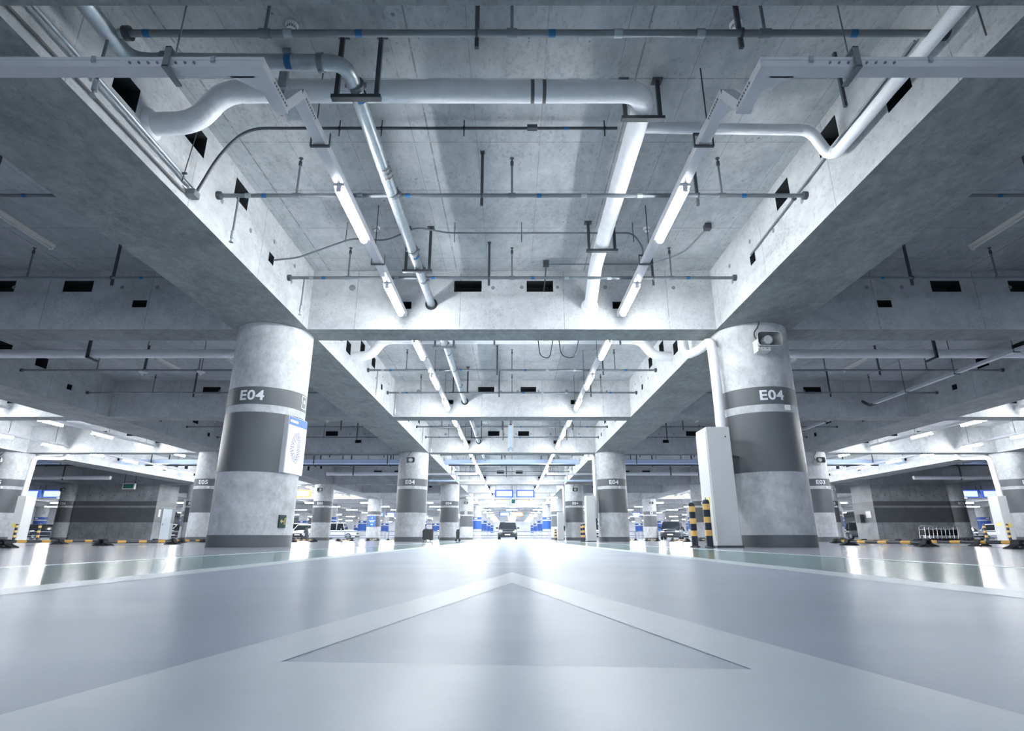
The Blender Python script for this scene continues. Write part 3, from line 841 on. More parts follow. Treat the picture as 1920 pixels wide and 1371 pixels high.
t = thing('conduit', 'thin conduit crossing the bay between the two nearest lit tubes', 'conduit')
m = MB(); m.tube([(-3.66, 7.75, 4.08 + CZ), (-3.3, 7.75, 4.12 + CZ), (-2.5, 7.75, 4.45 + CZ), (-1.95, 7.75, 4.42 + CZ), (-1.5, 7.8, 4.68 + CZ), (-1.0, 7.8, 4.58 + CZ), (1.9, 7.8, 4.58 + CZ), (2.05, 7.8, 4.3 + CZ), (1.96, 7.7, 3.95 + CZ)], .014, n=8, bend=.12); m.build('pipe', 'pipe_steel', t)
for x in (-2.6, -.9, .15, 1.9):
    m = MB(); m.cyl((x, 7.8, 4.42 + CZ), (x, 7.8, CEIL), .006, n=6); m.build('hanger_rod', 'dark_steel', t)
t = thing('conduit', 'thin conduit with a small junction box near the middle of the nearest crossbeam', 'conduit')
m = MB(); m.tube([(.62, 9.1, CEIL - .06), (2.5, 9.1, CEIL - .06), (2.95, 8.6, CEIL - .1), (3.1, 7.9, CEIL - .05)], .012, n=8, bend=.2); m.build('pipe', 'pipe_steel', t)
m = MB(); m.box(.56, .66, 9.04, 9.14, CEIL - .10, CEIL - .01); m.build('junction_box', 'dark_steel', t)
m = MB(); m.box(3.05, 3.15, 7.8, 7.9, CEIL - .10, CEIL - .01); m.build('junction_box', 'dark_steel', t)
m = MB(); m.tube([(.61, 9.09, CEIL - .1), (.60, 9.3, CEIL - .3), (.58, 9.7, CEIL - .46)], .012, n=8, bend=.1); m.build('drop_conduit', 'dark_steel', t)
t = thing('cable_loops', 'black cables hanging in two loops under the second bay', 'cable')
m = MB()
for a, b in ((.55, .90), (1.0, 1.45)):
    m.tube([(a, 11.4, CEIL - .55), (a + .05, 11.4, 3.72 + CZ), (b - .1, 11.4, 3.66 + CZ), (b, 11.4, CEIL - .6)], .010, n=8, bend=.2)
m.build('cable', 'black_plastic', t)

# ------------------------------------------------------------------ smoke detectors
def detector(label):
    t = thing('smoke_detector', label, 'smoke detector')
    m = MB(); m.lathe((0, 0, 0), (0, 0, -1), [(0, .062), (.018, .062), (.028, .05)], n=20); m.build('base', 'plastic_white', t)
    m = MB(); m.lathe((0, 0, -.03), (0, 0, -1), [(0, .03), (.012, .046), (.026, .044), (.034, .03), (.036, .01)], n=20); m.build('chamber', 'plastic_white', t)
    m = MB()
    for i in range(12):
        a = 2 * math.pi * i / 12; m.box(.0385, .0465, -.004, .004, -.058, -.036, rz=a, c=(0, 0))
    m.build('vent_slots', 'speaker_inner', t)
    return t
d0 = detector('round white smoke detector left of the middle near the top edge')
d0.location = (-2.14, 4.23, CEIL)
dup(d0, (2.17, 4.22, CEIL), 'round white smoke detector above the right cable tray bend')
dup(d0, (-2.18, 7.95, CEIL), 'round white smoke detector beside the left nearest lit tube')
dup(d0, (2.17, 7.97, CEIL), 'round white smoke detector beside the right nearest lit tube')

# ------------------------------------------------------------------ cable trays
TX_, LZ, UZ, TH, TW = 1.95, 3.43 + CZ, 3.82 + CZ, .08, .055
def seg_box(m, p, q, w, h, mat=None, up=(0, 0, 1)):
    """rectangular trunking from p to q (centre of its underside)"""
    p, q = Vector(p), Vector(q); d = (q - p).normalized()
    sx = d.cross(Vector((0, 0, 1)))
    if sx.length < 1e-3: sx = Vector((1, 0, 0))
    sx.normalize(); u = sx.cross(d).normalized()
    vs = []
    for c in (p, q):
        vs += [c - sx * w, c + sx * w, c + sx * w + u * h, c - sx * w + u * h]
    m.add(vs, [(0, 3, 2, 1), (4, 5, 6, 7), (0, 1, 5, 4), (1, 2, 6, 5), (2, 3, 7, 6), (3, 0, 4, 7)], mat)
for s in (-1, 1):
    t = thing('cable_tray', 'pale metal cable tray crossing under the %s girder and turning down the lane' % side(s), 'cable tray')
    yl = 3.46
    m = MB(); m.box(min(s * 12, s * (TX_ - TW)), max(s * 12, s * (TX_ - TW)), yl - TW, yl + TW, LZ, LZ + TH)
    m.box(min(s * 12, s * (TX_ - TW)), max(s * 12, s * (TX_ - TW)), yl - TW - .006, yl - TW, LZ + .058, LZ + TH + .006)
    m.build('cross_run', 'tray_metal', t)
    # chamfered inside corner
    m = MB(); m.prism([(s * (TX_ + TW), 3.5), (s * (TX_ + .25), 3.5), (s * (TX_ + TW), 3.66)], LZ, LZ + TH, axis='z')
    m.box(s * TX_ - TW, s * TX_ + TW, yl + TW, 3.90, LZ, LZ + TH); m.build('elbow', 'tray_metal', t)
    m = MB(); seg_box(m, (s * TX_, 3.88, LZ), (s * TX_, 4.16, UZ), TW, TH); m.build('riser', 'tray_metal', t)
    # runs between beams
    m = MB(); m.box(s * TX_ - TW, s * TX_ + TW, 4.13, ROW0 - BW - .05, UZ, UZ + TH)
    m.box(s * TX_ - TW - .004, s * TX_ + TW + .004, 4.13, ROW0 - BW - .05, UZ + TH - .02, UZ + TH + .004); m.build('lane_run', 'tray_metal', t)
    m = MB()
    for q in range(8):
        m.box(s * TX_ - s * (TW + .006) - .004, s * TX_ - s * (TW + .006) + .004, 3.60 + q * .035, 3.612 + q * .035, LZ + .03, LZ + .045)
        m.box(s * TX_ - s * (TW + .006) - .004, s * TX_ - s * (TW + .006) + .004, 4.2 + q * .035, 4.212 + q * .035, UZ + .03, UZ + .045)
        m.cyl((s * (2.42 + q * .07), yl - TW - .015, LZ + .03), (s * (2.42 + q * .07), yl - TW, LZ + .03), .009, n=8)
    m.build('bolt_row', 'pipe_steel', t)
    for x in (2.28, 3.19, 5.0):
        m = MB(); m.box(s * x - .015, s * x + .015, yl - TW - .018, yl - TW - .002, LZ + .035, LZ + .085); m.build('clip', 'galvanized_steel', t)
    for x in (2.62, 4.36):
        m = MB()
        x_ = s * x
        m.box(x_ - .022, x_ + .022, yl - .09, yl - .08, LZ - .03, LZ + .16); m.box(x_ - .022, x_ + .022, yl - .09, yl + .11, LZ - .035, LZ - .02)
        m.box(x_ - .022, x_ + .022, yl - .09, yl + .10, LZ + .15, LZ + .16)
        m.cyl((x_, yl, LZ + .15), (x_, yl, CEIL if x < 3 else SOF), .006, n=6); m.build('hanger', 'pipe_steel', t)
    for yy in (4.78, 7.35):
        m = MB()
        x_ = s * TX_
        m.box(x_ - .10, x_ - .092, yy - .015, yy + .015, UZ - .02, UZ + .13); m.box(x_ + .092, x_ + .10, yy - .015, yy + .015, UZ - .02, UZ + .13)
        m.box(x_ - .10, x_ + .10, yy - .015, yy + .015, UZ - .025, UZ - .01); m.box(x_ - .10, x_ + .0, yy - .015, yy + .015, UZ + .12, UZ + .135)
        m.cyl((x_ + s * .05, yy - .02, UZ + .10), (x_ + s * .05, yy - .02, CEIL), .007, n=6); m.build('hanger', 'dark_steel', t)
    for k in range(1, 9):
        if k == 4: continue
        y0, y1 = ROW0 + BW + (k - 1) * BAY + .05, ROW0 - BW + k * BAY - .05
        if k == 3: y1 += BAY
        t = thing('cable_tray', 'grey trunking carrying the %s row of tubes over the lane in the %s bay' % (side(s), ORD[k]), 'cable tray')
        m = MB(); m.box(s * TX_ - TW, s * TX_ + TW, y0, y1, UZ, UZ + TH); m.build('trunking', 'tray_metal', t)
        n_h = 3 if k < 3 else 2
        for q in range(n_h):
            yy = y0 + (y1 - y0) * (q + .5) / n_h + .5
            m = MB(); m.cyl((s * TX_ - .07, yy, UZ), (s * TX_ - .07, yy, CEIL), .006, n=6); m.box(s * TX_ - .08, s * TX_ + .09, yy - .012, yy + .012, UZ - .012, UZ); m.build('hanger', 'dark_steel', t)
    # low trays running aside between the second and third column rows
    for yy, zz, x1, mt, w in ((31.8, LZ - .05, 4.9, 'tray_metal', 'grey'), (35.0, LZ - .1, 5.1, 'duct_blue', 'bluish')):
        t = thing('cable_tray', '%s cable tray passing under the %s girder beyond the second-row columns' % (w, side(s)), 'cable tray')
        m = MB(); m.box(min(s * x1, s * TX_), max(s * x1, s * TX_), yy - .08, yy + .08, zz, zz + .09)
        if w == 'grey': m.box(s * TX_ - .06, s * TX_ + .06, yy - .06, yy + .06, zz + .09, UZ)
        m.build('tray', mt, t)
        for x in (2.6, 3.4):
            m = MB(); m.cyl((s * x, yy, zz + .09), (s * x, yy, CEIL), .01, n=6); m.build('hanger', 'dark_steel', t)

# ------------------------------------------------------------------ lit tubes
def make_fixture(label):
    t = thing('light_fixture', label, 'ceiling light')
    m = MB(); m.prism([(-.04, 0), (-.062, -.022), (-.058, -.026), (.058, -.026), (.062, -.022), (.04, 0)], -.58, .58); m.box(-.028, .028, .555, .58, -.10, -.026); m.box(-.028, .028, -.58, -.555, -.10, -.026); m.build('housing', 'tray_metal', t)
    m = MB(); m.cyl((0, -.555, -.066), (0, .555, -.066), .046, n=16); m.build('tube', 'tube_light', t)
    return t
fx0 = None
def place_fixture(x, y, label, z=UZ, rz=0, group=None):
    global fx0
    if fx0 is None:
        fx0 = make_fixture(label); fx0.location = (x, y, z)
        if group: fx0['group'] = group
        return fx0
    return dup(fx0, (x, y, z), label, rz=rz, group=group)
def tube_ys(k): return 5.46 + .56 + (BAY / 3) * k
for s in (-1, 1):
    for k in range(0, 26):
        if k % 3 == 2 and k > 26: continue
        place_fixture(s * TX_, tube_ys(k), 'lit white tube over the centre lane, %s from the front in the %s row' % (ORD[k], side(s)), group='tubes over the centre lane, %s row' % side(s))
wide0 = None
for s in (-1, 1):
    for q, dx in enumerate((-TX_, TX_)):
        row = ('nearer', 'farther')[q]
        for k in range(2, 20):
            x = s * (GX0 + GDX * 1.5) + s * dx
            place_fixture(x, tube_ys(k), 'lit white tube in the %s side aisle, %s row, %s counted from the front' % (side(s), row, ORD[k - 2]), group='tubes over the %s side aisle' % side(s))
        for k in range(1, 7):
            if k == 4: continue
            y0, y1 = ROW0 + BW + (k - 1) * BAY + .05, ROW0 - BW + k * BAY - .05
            if k == 3: y1 += BAY
            t = thing('cable_tray', 'grey trunking carrying the %s tube row of the %s side aisle, %s bay' % (row, side(s), ORD[k]), 'cable tray')
            m = MB(); m.box(x - TW, x + TW, y0, y1, UZ, UZ + TH); m.build('trunking', 'tray_metal', t)
            for q in range(3):
                yy = y0 + (y1 - y0) * (q + .5) / 3 + .4
                m = MB(); m.cyl((x, yy, UZ + TH), (x, yy, CEIL), .008, n=6); m.build('hanger_rod', 'dark_steel', t)
    # crosswise lamps over the far lanes, widened and rows added to brighten them, on rods
    for r_, yy in enumerate((51.5, 59.0, 66.4, 74.0, 81.8, 89.4, 97.0, 104.7, 112.3, 119.9, 127.4)):
        if yy > 60 and s > 0:
            dup(wide0, (0, yy, 3.62), 'crosswise lit lamp over the very middle of the lane, %s line' % ORD[r_])
        for i, x in enumerate((3.4, 8.8, 14.8, 20.5, 27.0, 33.6, 40.0, 46.5, 53.0)):
            if yy > 85 and x > 42: continue
            lab = 'crosswise lit lamp, %s line beyond the third columns, %s out to the %s' % (ORD[r_], ORD[i], side(s))
            if wide0 is None:
                wide0 = thing('ceiling_lamp', lab, 'ceiling light', group='crosswise lamps at the back')
                m = MB(); m.bbox(-.70, .70, -.16, .16, 0, .06, .01); m.build('housing', 'tray_metal', wide0)
                m = MB(); m.bbox(-.67, .67, -.14, .14, -.06, .0, .02); m.build('diffuser', 'tube_light', wide0)
                m = MB(); m.cyl((0, 0, .06), (0, 0, CEIL - 3.62), .014, n=6); m.build('hanger_rod', 'dark_steel', wide0)
                wide0.location = (s * x, yy, 3.62)
            else: dup(wide0, (s * x, yy, 3.62), lab)

# unlit batten lights in the dark aisles
def off_light(label):
    t = thing('batten_light', label, 'ceiling light', group='unlit batten lights on the slab')
    m = MB(); m.prism([(-.06, 0), (-.045, -.05), (.045, -.05), (.06, 0)], -.60, .60); m.build('housing', 'off_lamp', t)
    m = MB(); m.cyl((.0, -.58, -.068), (.0, .58, -.068), .016, n=10); m.build('tube', 'plastic_white', t)
    m = MB(); m.box(-.03, .03, -.60, -.57, -.09, -.05); m.box(-.03, .03, .57, .60, -.09, -.05); m.build('lamp_holder', 'plastic_white', t)
    return t
o0 = None
for s in (-1, 1):
    for k in range(0, 4):
        for q, x in enumerate((7.83, 9.8)):
            lab = 'unlit batten light on the slab of the %s dark aisle, %s bay, %s row' % (side(s), ORD[k], ('inner', 'outer')[q])
            loc = (s * x, 7.93 + k * BAY - .3 * (k > 0), CEIL)
            if o0 is None: o0 = off_light(lab); o0.location = loc
            else: dup(o0, loc, lab)

# sloping-looking straight trunking in the right dark aisle
for k, (ya_, yb_2) in enumerate(((10.1, 16.5), (17.75, 24.2))):
    t = thing('cable_tray', 'straight pale trunking along the right dark aisle, %s bay behind the nearest crossbeam' % ORD[k], 'cable tray')
    m = MB(); m.box(10.88, 10.98, ya_, yb_2, 3.86 + CZ, 3.93 + CZ); m.build('trunking', 'tray_metal', t)
    m = MB(); m.tube([(10.93, yb_2 - .05, 3.88 + CZ), (10.95, yb_2 + .25, 3.88 + CZ), (10.98, yb_2 + .62, 4.10 + CZ)], .045, n=8, bend=.1); m.build('elbow', 'dark_steel', t)
    for yy in (11.5, 13.2, 15.0):
        m = MB(); m.cyl((10.86, yy + ya_ - 10.1, 3.86 + CZ), (10.86, yy + ya_ - 10.1, CEIL), .008, n=6); m.box(10.85, 11.0, yy + ya_ - 10.11, yy + ya_ - 10.08, 3.84 + CZ, 3.86 + CZ); m.build('hanger', 'dark_steel', t)

# white bell-shaped pendant sprinkler guards seen under the left pipe
g0 = None
for s, xs in ((-1, (6.3, 7.75, 9.2)), ):
    for i, x in enumerate(xs):
        lab = 'small cream cone-shaped guard hanging under the left dark-aisle pipe, %s from the near column' % ORD[i]
        if g0 is None:
            g0 = thing('cone_guard', lab, 'sprinkler guard', group='cone guards under the left pipe')
            m = MB(); m.lathe((0, 0, 0), (0, 0, -1), [(0, .012), (0, .10), (.03, .09), (.06, .035), (.10, .02)], n=18); m.build('cone', 'plastic_white', g0)
            m = MB(); m.cyl((0, 0, 0), (0, 0, .80), .008, n=6); m.build('rod', 'dark_steel', g0)
            g0.location = (s * x, 13.4, CEIL - .80)
        else: dup(g0, (s * x, 13.4, CEIL - .80), lab)

# air ducts and dark pipes between second and third rows
for a, b in ((-31, -22.06), (-22.06, -13.21), (-13.21, -4.36), (-4.36, 4.36), (4.36, 13.21), (13.21, 22.06), (22.06, 31)):
    c = (a + b) / 2
    nm = 'over the centre lane' if abs(c) < 1 else 'in the %s aisle %s of the lane' % (('first', 'second', 'third')[int(round(abs(c) / GDX)) - 1], side(c))
    t = thing('air_duct', 'long pale blue air duct across the ceiling ' + nm, 'duct', group='pale blue air ducts')
    m = MB(); m.bbox(a + GW, b - GW, 30.7, 31.1, 3.88 + CZ, 4.10 + CZ, .01); m.build('duct', 'duct_blue', t)
    for x in (c - 2, c + 2):
        m = MB(); m.box(x - .02, x + .02, 30.66, 30.7, 3.85 + CZ, CEIL); m.build('hanger', 'dark_steel', t)
    t = thing('black_pipe', 'black service pipe pair behind the blue duct ' + nm, 'pipe', group='black pipes behind the ducts')
    for yy, zz in ((33.0, 4.08), (33.5, 4.2)):
        m = MB(); m.cyl((a + GW, yy, zz + CZ), (b - GW, yy, zz + CZ), .06, n=12); m.build('pipe', 'dark_steel', t)
    for x in (c - 2.4, c - .6, c + 1.7):
        m = MB(); m.box(x - .03, x + .03, 32.9, 32.95, 3.98 + CZ, CEIL); m.build('hanger', 'dark_steel', t)

# ------------------------------------------------------------------ white downpipe, cabinet and bollards beside the right-hand columns
def make_cabinet(label):
    t = thing('equipment_cabinet', label, 'cabinet')
    m = MB(); m.bbox(-.19, .19, -.26, .26, .02, 1.85, .012); m.build('body', 'cabinet_metal', t)
    m = MB(); m.box(-.205, .205, -.275, .275, 0, .03); m.build('base_plate', 'dark_steel', t)
    m = MB(); m.box(-.198, -.1905, -.235, .235, .10, 1.78); m.build('door', 'cabinet_metal', t)
    m = MB(); m.box(-.204, -.1985, -.14, .08, .64, .76); m.build('yellow_label', 'yellow_label', t)
    m = MB(); m.cyl((.11, -.262, 1.69), (.11, -.259, 1.69), .012, n=12); m.build('vent_hole', 'black_plastic', t)
    m = MB(); m.box(-.2, -.1985, .05, .12, .3, .5); m.build('notice', 'plastic_white', t)
    return t
def make_bollard(label):
    t = thing('bollard', label, 'bollard')
    m = MB(); m.lathe((0, 0, 0), (0, 0, 1), [(0, .085), (.012, .085), (.02, .055), (.03, .052), (.66, .052), (.69, .045), (.70, .02), (.70, .0)], n=20); m.build('post', 'bar_black', t)
    for z in (.17, .36, .55):
        m = MB(); m.cyl((0, 0, z), (0, 0, z + .085), .0528, n=20, caps=False); m.build('yellow_band', 'bollard_yellow', t)
    m = MB(); m.lathe((0, 0, .70), (0, 0, 1), [(0, .010), (.025, .012), (.035, .0)], n=10); m.build('eyelet', 'galvanized_steel', t)
    return t
cab0 = make_cabinet('tall pale metal cabinet beside the near right E04 column')
cab0.location = (3.30, 9.16, 0)
bo0 = make_bollard('black and yellow bollard nearest the tall cabinet by the near right column')
bo0.location = (2.95, 8.77, 0)
dup(bo0, (2.95, 9.48, 0), 'black and yellow bollard behind its twin at the near tall cabinet')
def downpipe(dx, dy, s, label):
    t = thing('insulated_pipe', label, 'pipe')
    m = MB(); m.tube([(dx + s * 3.50, 10.95 + dy, 4.4 + CZ), (dx + s * 3.50, 10.7 + dy, 3.50 + CZ), (dx + s * 3.58, 10.15 + dy, 3.44 + CZ), (dx + s * 3.60, 9.55 + dy, 3.42 + CZ), (dx + s * 3.61, 9.55 + dy, 2.6 + CZ), (dx + s * 3.61, 9.58 + dy, .95)], .085, n=20, bend=.2, wob=.02)
    m.build('lagging', 'insulation_wrap', t)
    m = MB(); m.cyl((dx + s * 3.61, 9.58 + dy, .95), (dx + s * 3.61, 9.58 + dy, .62), .04, n=14); m.cyl((dx + s * 3.61, 9.58 + dy, .80), (dx + s * 3.61, 9.58 + dy, .84), .07, n=14)
    m.cyl((dx + s * 3.61, 9.58 + dy, .68), (dx + s * 3.61, 9.42 + dy, .68), .03, n=12); m.build('valve', 'dark_steel', t)
    return t
downpipe(0, 0, 1, 'white lagged downpipe running down beside the near right E04 column')
m = MB(); m.tube([(3.49, 9.16, 1.42), (3.75, 9.3, 1.42), (3.80, 9.55, 1.42)], .014, n=8, bend=.05)
tag(m.build('conduit', 'dark_steel'), 'short black conduit from the near tall cabinet into the column', 'conduit')
for r, w in ((1, 'second-row'), (2, 'third-row')):
    dup(cab0, (3.30, 9.16 + r * DROW, 0), 'tall pale cabinet beside the %s column right of the lane' % w)
    dup(bo0, (2.95, 8.77 + r * DROW, 0), 'striped bollard nearer the camera at the cabinet of the %s right column' % w)
    dup(bo0, (2.95, 9.48 + r * DROW, 0), 'striped bollard farther back at the cabinet of the %s right column' % w)
    downpipe(0, r * DROW, 1, 'white lagged downpipe beside the %s column right of the lane' % w)
for s in (-1, 1):
    dup(cab0, (s * 20.75, 24.6, 0), 'tall pale cabinet with a yellow label at the far %s edge' % side(s), rz=(math.pi / 2 if s > 0 else -math.pi / 2) * 0)
    dup(bo0, (s * 20.3, 23.9, 0), 'striped bollard in front of the cabinet at the %s edge, outer one' % side(s))
    dup(bo0, (s * 19.75, 24.4, 0), 'striped bollard in front of the cabinet at the %s edge, inner one' % side(s))
    t = thing('insulated_pipe', 'white lagged downpipe ending behind the cabinet at the %s edge' % side(s), 'pipe')
    m = MB(); m.tube([(s * 20.3, 25.6, 4.1 + CZ), (s * 20.3, 25.6, 3.47 + CZ), (s * 21.15, 24.95, 3.42 + CZ), (s * 21.2, 24.9, 1.6)], .10, n=16, bend=.2, wob=.02); m.build('lagging', 'insulation_wrap', t)
    m = MB(); m.box(s * 20.75 - .13, s * 20.75 + .13, 24.325, 24.335, .58, .72)
    tag(m.build('warning_label', 'yellow_label'), 'yellow warning label on the cabinet at the %s edge' % side(s), 'label')

# ------------------------------------------------------------------ black and yellow parking barriers
def make_support(name='support'):
    m = MB()
    prof = [(-.17, 0), (-.165, .012), (-.10, .025), (-.055, .06), (-.045, .10), (-.02, .118), (.02, .118), (.045, .10), (.055, .06), (.10, .025), (.165, .012), (.17, 0)]
    n = len(prof)
    # wall of the saddle with a round opening for the bar
    hole = [(.036 * math.cos(a), .068 + .036 * math.sin(a)) for a in [math.radians(200 - 360 * i / 24) for i in range(24)]]
    for y in (-.07, .07):
        vs = [(x, y, z) for x, z in prof] + [(x, y, z) for x, z in hole]
        fs = []
        outer = list(range(n))
        # fan between outline and hole
        import bisect
        for i in range(24):
            j = (i + 1) % 24
            hx, hz = (hole[i][0] + hole[j][0]) / 2, (hole[i][1] + hole[j][1]) / 2 - .068
            ang = math.atan2(hz, hx)
            best = min(outer, key=lambda k: abs(math.atan2(prof[k][1] - .068, prof[k][0]) - ang))
            fs.append((n + i, n + j, best))
        for i in range(n):
            j = (i + 1) % n
            mx, mz = (prof[i][0] + prof[j][0]) / 2, (prof[i][1] + prof[j][1]) / 2 - .068
            ang = math.atan2(mz, mx)
            best = min(range(24), key=lambda k: abs(math.atan2(hole[k][1] - .068, hole[k][0]) - ang))
            fs.append((i, j, n + best))
        m.add(vs, fs)
    vs = [(x, -.07, z) for x, z in prof] + [(x, .07, z) for x, z in prof]
    m.add(vs, [(i, (i + 1) % n, n + (i + 1) % n, n + i) for i in range(n)])
    vs = [(x, -.07, z) for x, z in hole] + [(x, .07, z) for x, z in hole]
    m.add(vs, [(i, (i + 1) % 24, 24 + (i + 1) % 24, 24 + i) for i in range(24)])
    return m
def barrier(x, y0, y1, label, mids=(), group=None):
    t = thing('parking_barrier', label, 'wheel stop', (x, y0, 0), group=group)
    L = y1 - y0
    m = MB(); m.cyl((0, .06, .068), (0, L - .06, .068), .031, n=16); m.build('bar', 'bar_black', t)
    n = max(2, int(round((L - .3) / .62)))
    for i in range(n):
        yc = .15 + (L - .3) * (i + .5) / n
        m = MB(); m.cyl((0, yc - .13, .068), (0, yc + .13, .068), .0316, n=16, caps=False); m.build('yellow_band', 'bar_yellow', t)
    for yy in (0, L) + tuple(q - y0 for q in mids):
        o = shared('support', make_support, 'support', 'rubber', t)
        o.location = (0, yy, 0)
    return t
LB = [(-7.5, 6.4, 8.7), (-7.85, 11.3, 13.6), (-7.85, 16.2, 18.4), (-7.85, 21.0, 23.2), (-7.85, 26.5, 28.7), (-7.85, 32.0, 34.2), (-7.85, 37.2, 39.4), (-7.85, 43, 45.2)]
RB = [(6.8, 5.7, 7.9), (6.9, 9.8, 12.05), (6.95, 14.0, 16.2), (6.95, 18.4, 20.6), (6.95, 23.2, 25.4), (6.95, 28.0, 30.2), (6.95, 33, 35.2), (6.95, 38, 40.2)]
for lst, sd in ((LB, 'left'), (RB, 'right')):
    for i, (x, a, b) in enumerate(lst):
        barrier(x, a, b, 'black and yellow bar wheel stop, %s in the row %s of the lane' % (ORD[i], sd), group='wheel stops in the row %s of the lane' % sd)
for i, (x, a, b, md) in enumerate([(-10.7, 12.3, 15.3, 13.9), (-10.7, 17.6, 20.4, 19), (-10.7, 23, 25.8, 24.4), (-10.7, 29, 31.8, 30.4)]):
    barrier(x, a, b, 'black and yellow bar wheel stop, %s in the outer left row' % ORD[i], mids=(md,), group='wheel stops in the outer left row')
for i, (x, a, b, md) in enumerate([(8.5, 9.0, 12.3, 10.7), (9.6, 14.6, 17.4, 16), (9.6, 20.5, 23.3, 21.9), (9.6, 27, 29.8, 28.4)]):
    barrier(x, a, b, 'black and yellow bar wheel stop, %s in the outer right row' % ORD[i], mids=(md,), group='wheel stops in the outer right row')

# ------------------------------------------------------------------ concrete cores left and right, with a door
for s in (-1, 1):
    xa, xb = sorted((s * (24.6 if s < 0 else 25.0), s * (30.25)))
    m = MB(); m.box(xa, xb, 39.9, 42.3, 0, SOF)
    struct(m.build('wall_core_' + side(s), 'wall_concrete'))
    m = MB(); m.box(xa - .01, xb, 39.885, 42.31, 2.28, 2.58) if s > 0 else m.box(xa, xb + .01, 39.885, 42.31, 2.28, 2.58)
    struct(m.build('trim_upper_' + side(s), 'grey_paint'))
    m = MB(); m.box(xa - .01, xb, 39.885, 42.31, 1.17, 2.15) if s > 0 else m.box(xa, xb + .01, 39.885, 42.31, 1.17, 2.15)
    struct(m.build('trim_lower_' + side(s), 'grey_paint'))
m = MB(); m.box(-24.60, -24.56, 40.75, 41.85, 0, 2.12); d = struct(m.build('door_1', 'door_paint'))
m = MB(); m.box(-24.56, -24.50, 40.85, 40.90, 1.0, 1.12); m.build('door_handle', 'chrome', d)
m = MB(); m.box(-24.565, -24.55, 41.25, 41.37, 1.38, 1.50); m.build('door_window', 'plastic_white', d)
m = MB(); m.box(-24.60, -24.57, 40.25, 40.5, 1.55, 2.05)
tag(m.build('notice_plate', 'plastic_white'), 'white vertical notice plate beside the pale blue door', 'sign')
m = MB(); m.box(24.96, 25.0, 40.3, 40.9, 1.5, 1.95)
tag(m.build('notice_plate', 'plastic_white'), 'white notice plate on the side of the right concrete core', 'sign')
m = MB(); m.box(24.7, 25.0, 41.2, 41.6, 1.2, 1.75)
tag(m.build('wall_box', 'dark_steel'), 'dark equipment box on the side of the right concrete core', 'box')

# ------------------------------------------------------------------ hanging lit signs
def light_box(x, y, z, w, h, frame, face, label, cat='sign', rods=True):
    t = thing('hanging_sign', label, cat, (x, y, z))
    m = MB(); m.box(-w / 2, w / 2, -.08, .08, -h / 2, h / 2); m.build('casing', frame, t)
    m = MB(); m.box(-w / 2 + .08 * w, w / 2 - .08 * w, -.095, -.0805, -h / 2 + .13 * h, h / 2 - .13 * h); m.build('lit_face', face, t)
    if rods:
        for s in (-1, 1):
            m = MB(); m.cyl((s * w * .45, 0, h / 2), (s * w * .45, 0, CEIL - z), .02, n=8)
            m.build('hanger_rod', 'dark_steel', t)
    return t
light_box(-.60, 44, 3.40, 1.42, .56, 'sign_blue', 'sign_light', 'lit blue and white sign over the lane, left of the pair')
light_box(1.02, 44, 3.40, 1.42, .56, 'sign_blue', 'sign_light', 'lit blue and white sign over the lane, right of the pair')
light_box(-37.4, 44.5, 3.42, 1.55, .58, 'sign_blue', 'sign_light', 'lit blue sign at the far left beside its cut-off twin')
light_box(-35.6, 44.5, 3.42, 1.55, .58, 'sign_blue', 'sign_light', 'lit blue sign partly behind the E06 column')
light_box(37.2, 44.5, 3.42, 1.55, .58, 'sign_blue', 'sign_light', 'lit blue sign at the far right beside the pale cabinet')
light_box(35.4, 44.5, 3.42, 1.55, .58, 'sign_blue', 'sign_light', 'lit blue sign partly behind the E02 column')
light_box(-16.2, 44, 3.40, 1.5, .56, 'sign_orange', 'sign_light', 'lit white sign with an orange border behind the near left column')
light_box(-1.0, 80, 3.3, 1.5, .55, 'sign_blue', 'sign_light', 'small far lit blue sign deep down the lane')
light_box(.75, 80, 3.3, 1.5, .55, 'sign_orange', 'sign_light', 'small far lit orange-bordered sign deep down the lane')
light_box(14.6, 76, 3.1, 1.1, .55, 'sign_blue', 'sign_light', 'far lit blue sign right of the lane, inner of a pair')
light_box(16.3, 76, 3.1, 1.1, .55, 'sign_blue', 'sign_light', 'far lit blue sign right of the lane, outer of a pair')
light_box(-15.9, 76, 3.1, 1.1, .55, 'sign_blue', 'sign_light', 'far lit blue sign left of the lane, inner of a pair')
light_box(-17.4, 76, 3.1, 1.1, .55, 'sign_blue', 'sign_light', 'far lit blue sign left of the lane, outer of a pair')
t = light_box(.1, 46, 2.95, .32, .42, 'plastic_white', 'green_sign', 'small green and white exit sign hanging under the lit sign pair')
t = light_box(-25.6, 38.2, 3.45, .8, .38, 'plastic_white', 'green_sign', 'green exit sign below the girder in the left side aisle')
# hanging banner seen on edge
t = thing('edge_on_sign', 'tall double panel sign hanging edge-on over the centre lane', 'sign', (-.05, 20.6, 0))
for s in (-1, 1):
    m = MB(); m.box(s * .075 - .024, s * .075 + .024, -.45, .45, 3.10 + CZ, 3.98 + CZ); m.build('panel', 'cabinet_metal', t)
m = MB(); m.box(-.05, .05, -.42, .42, 3.14 + CZ, 3.94 + CZ); m.build('core', 'duct_blue', t)
m = MB(); m.box(-.10, .10, -.02, .02, 3.98 + CZ, 4.05 + CZ); m.cyl((0, 0, 4.0 + CZ), (0, 0, CEIL), .02, n=8); m.build('hanger', 'dark_steel', t)

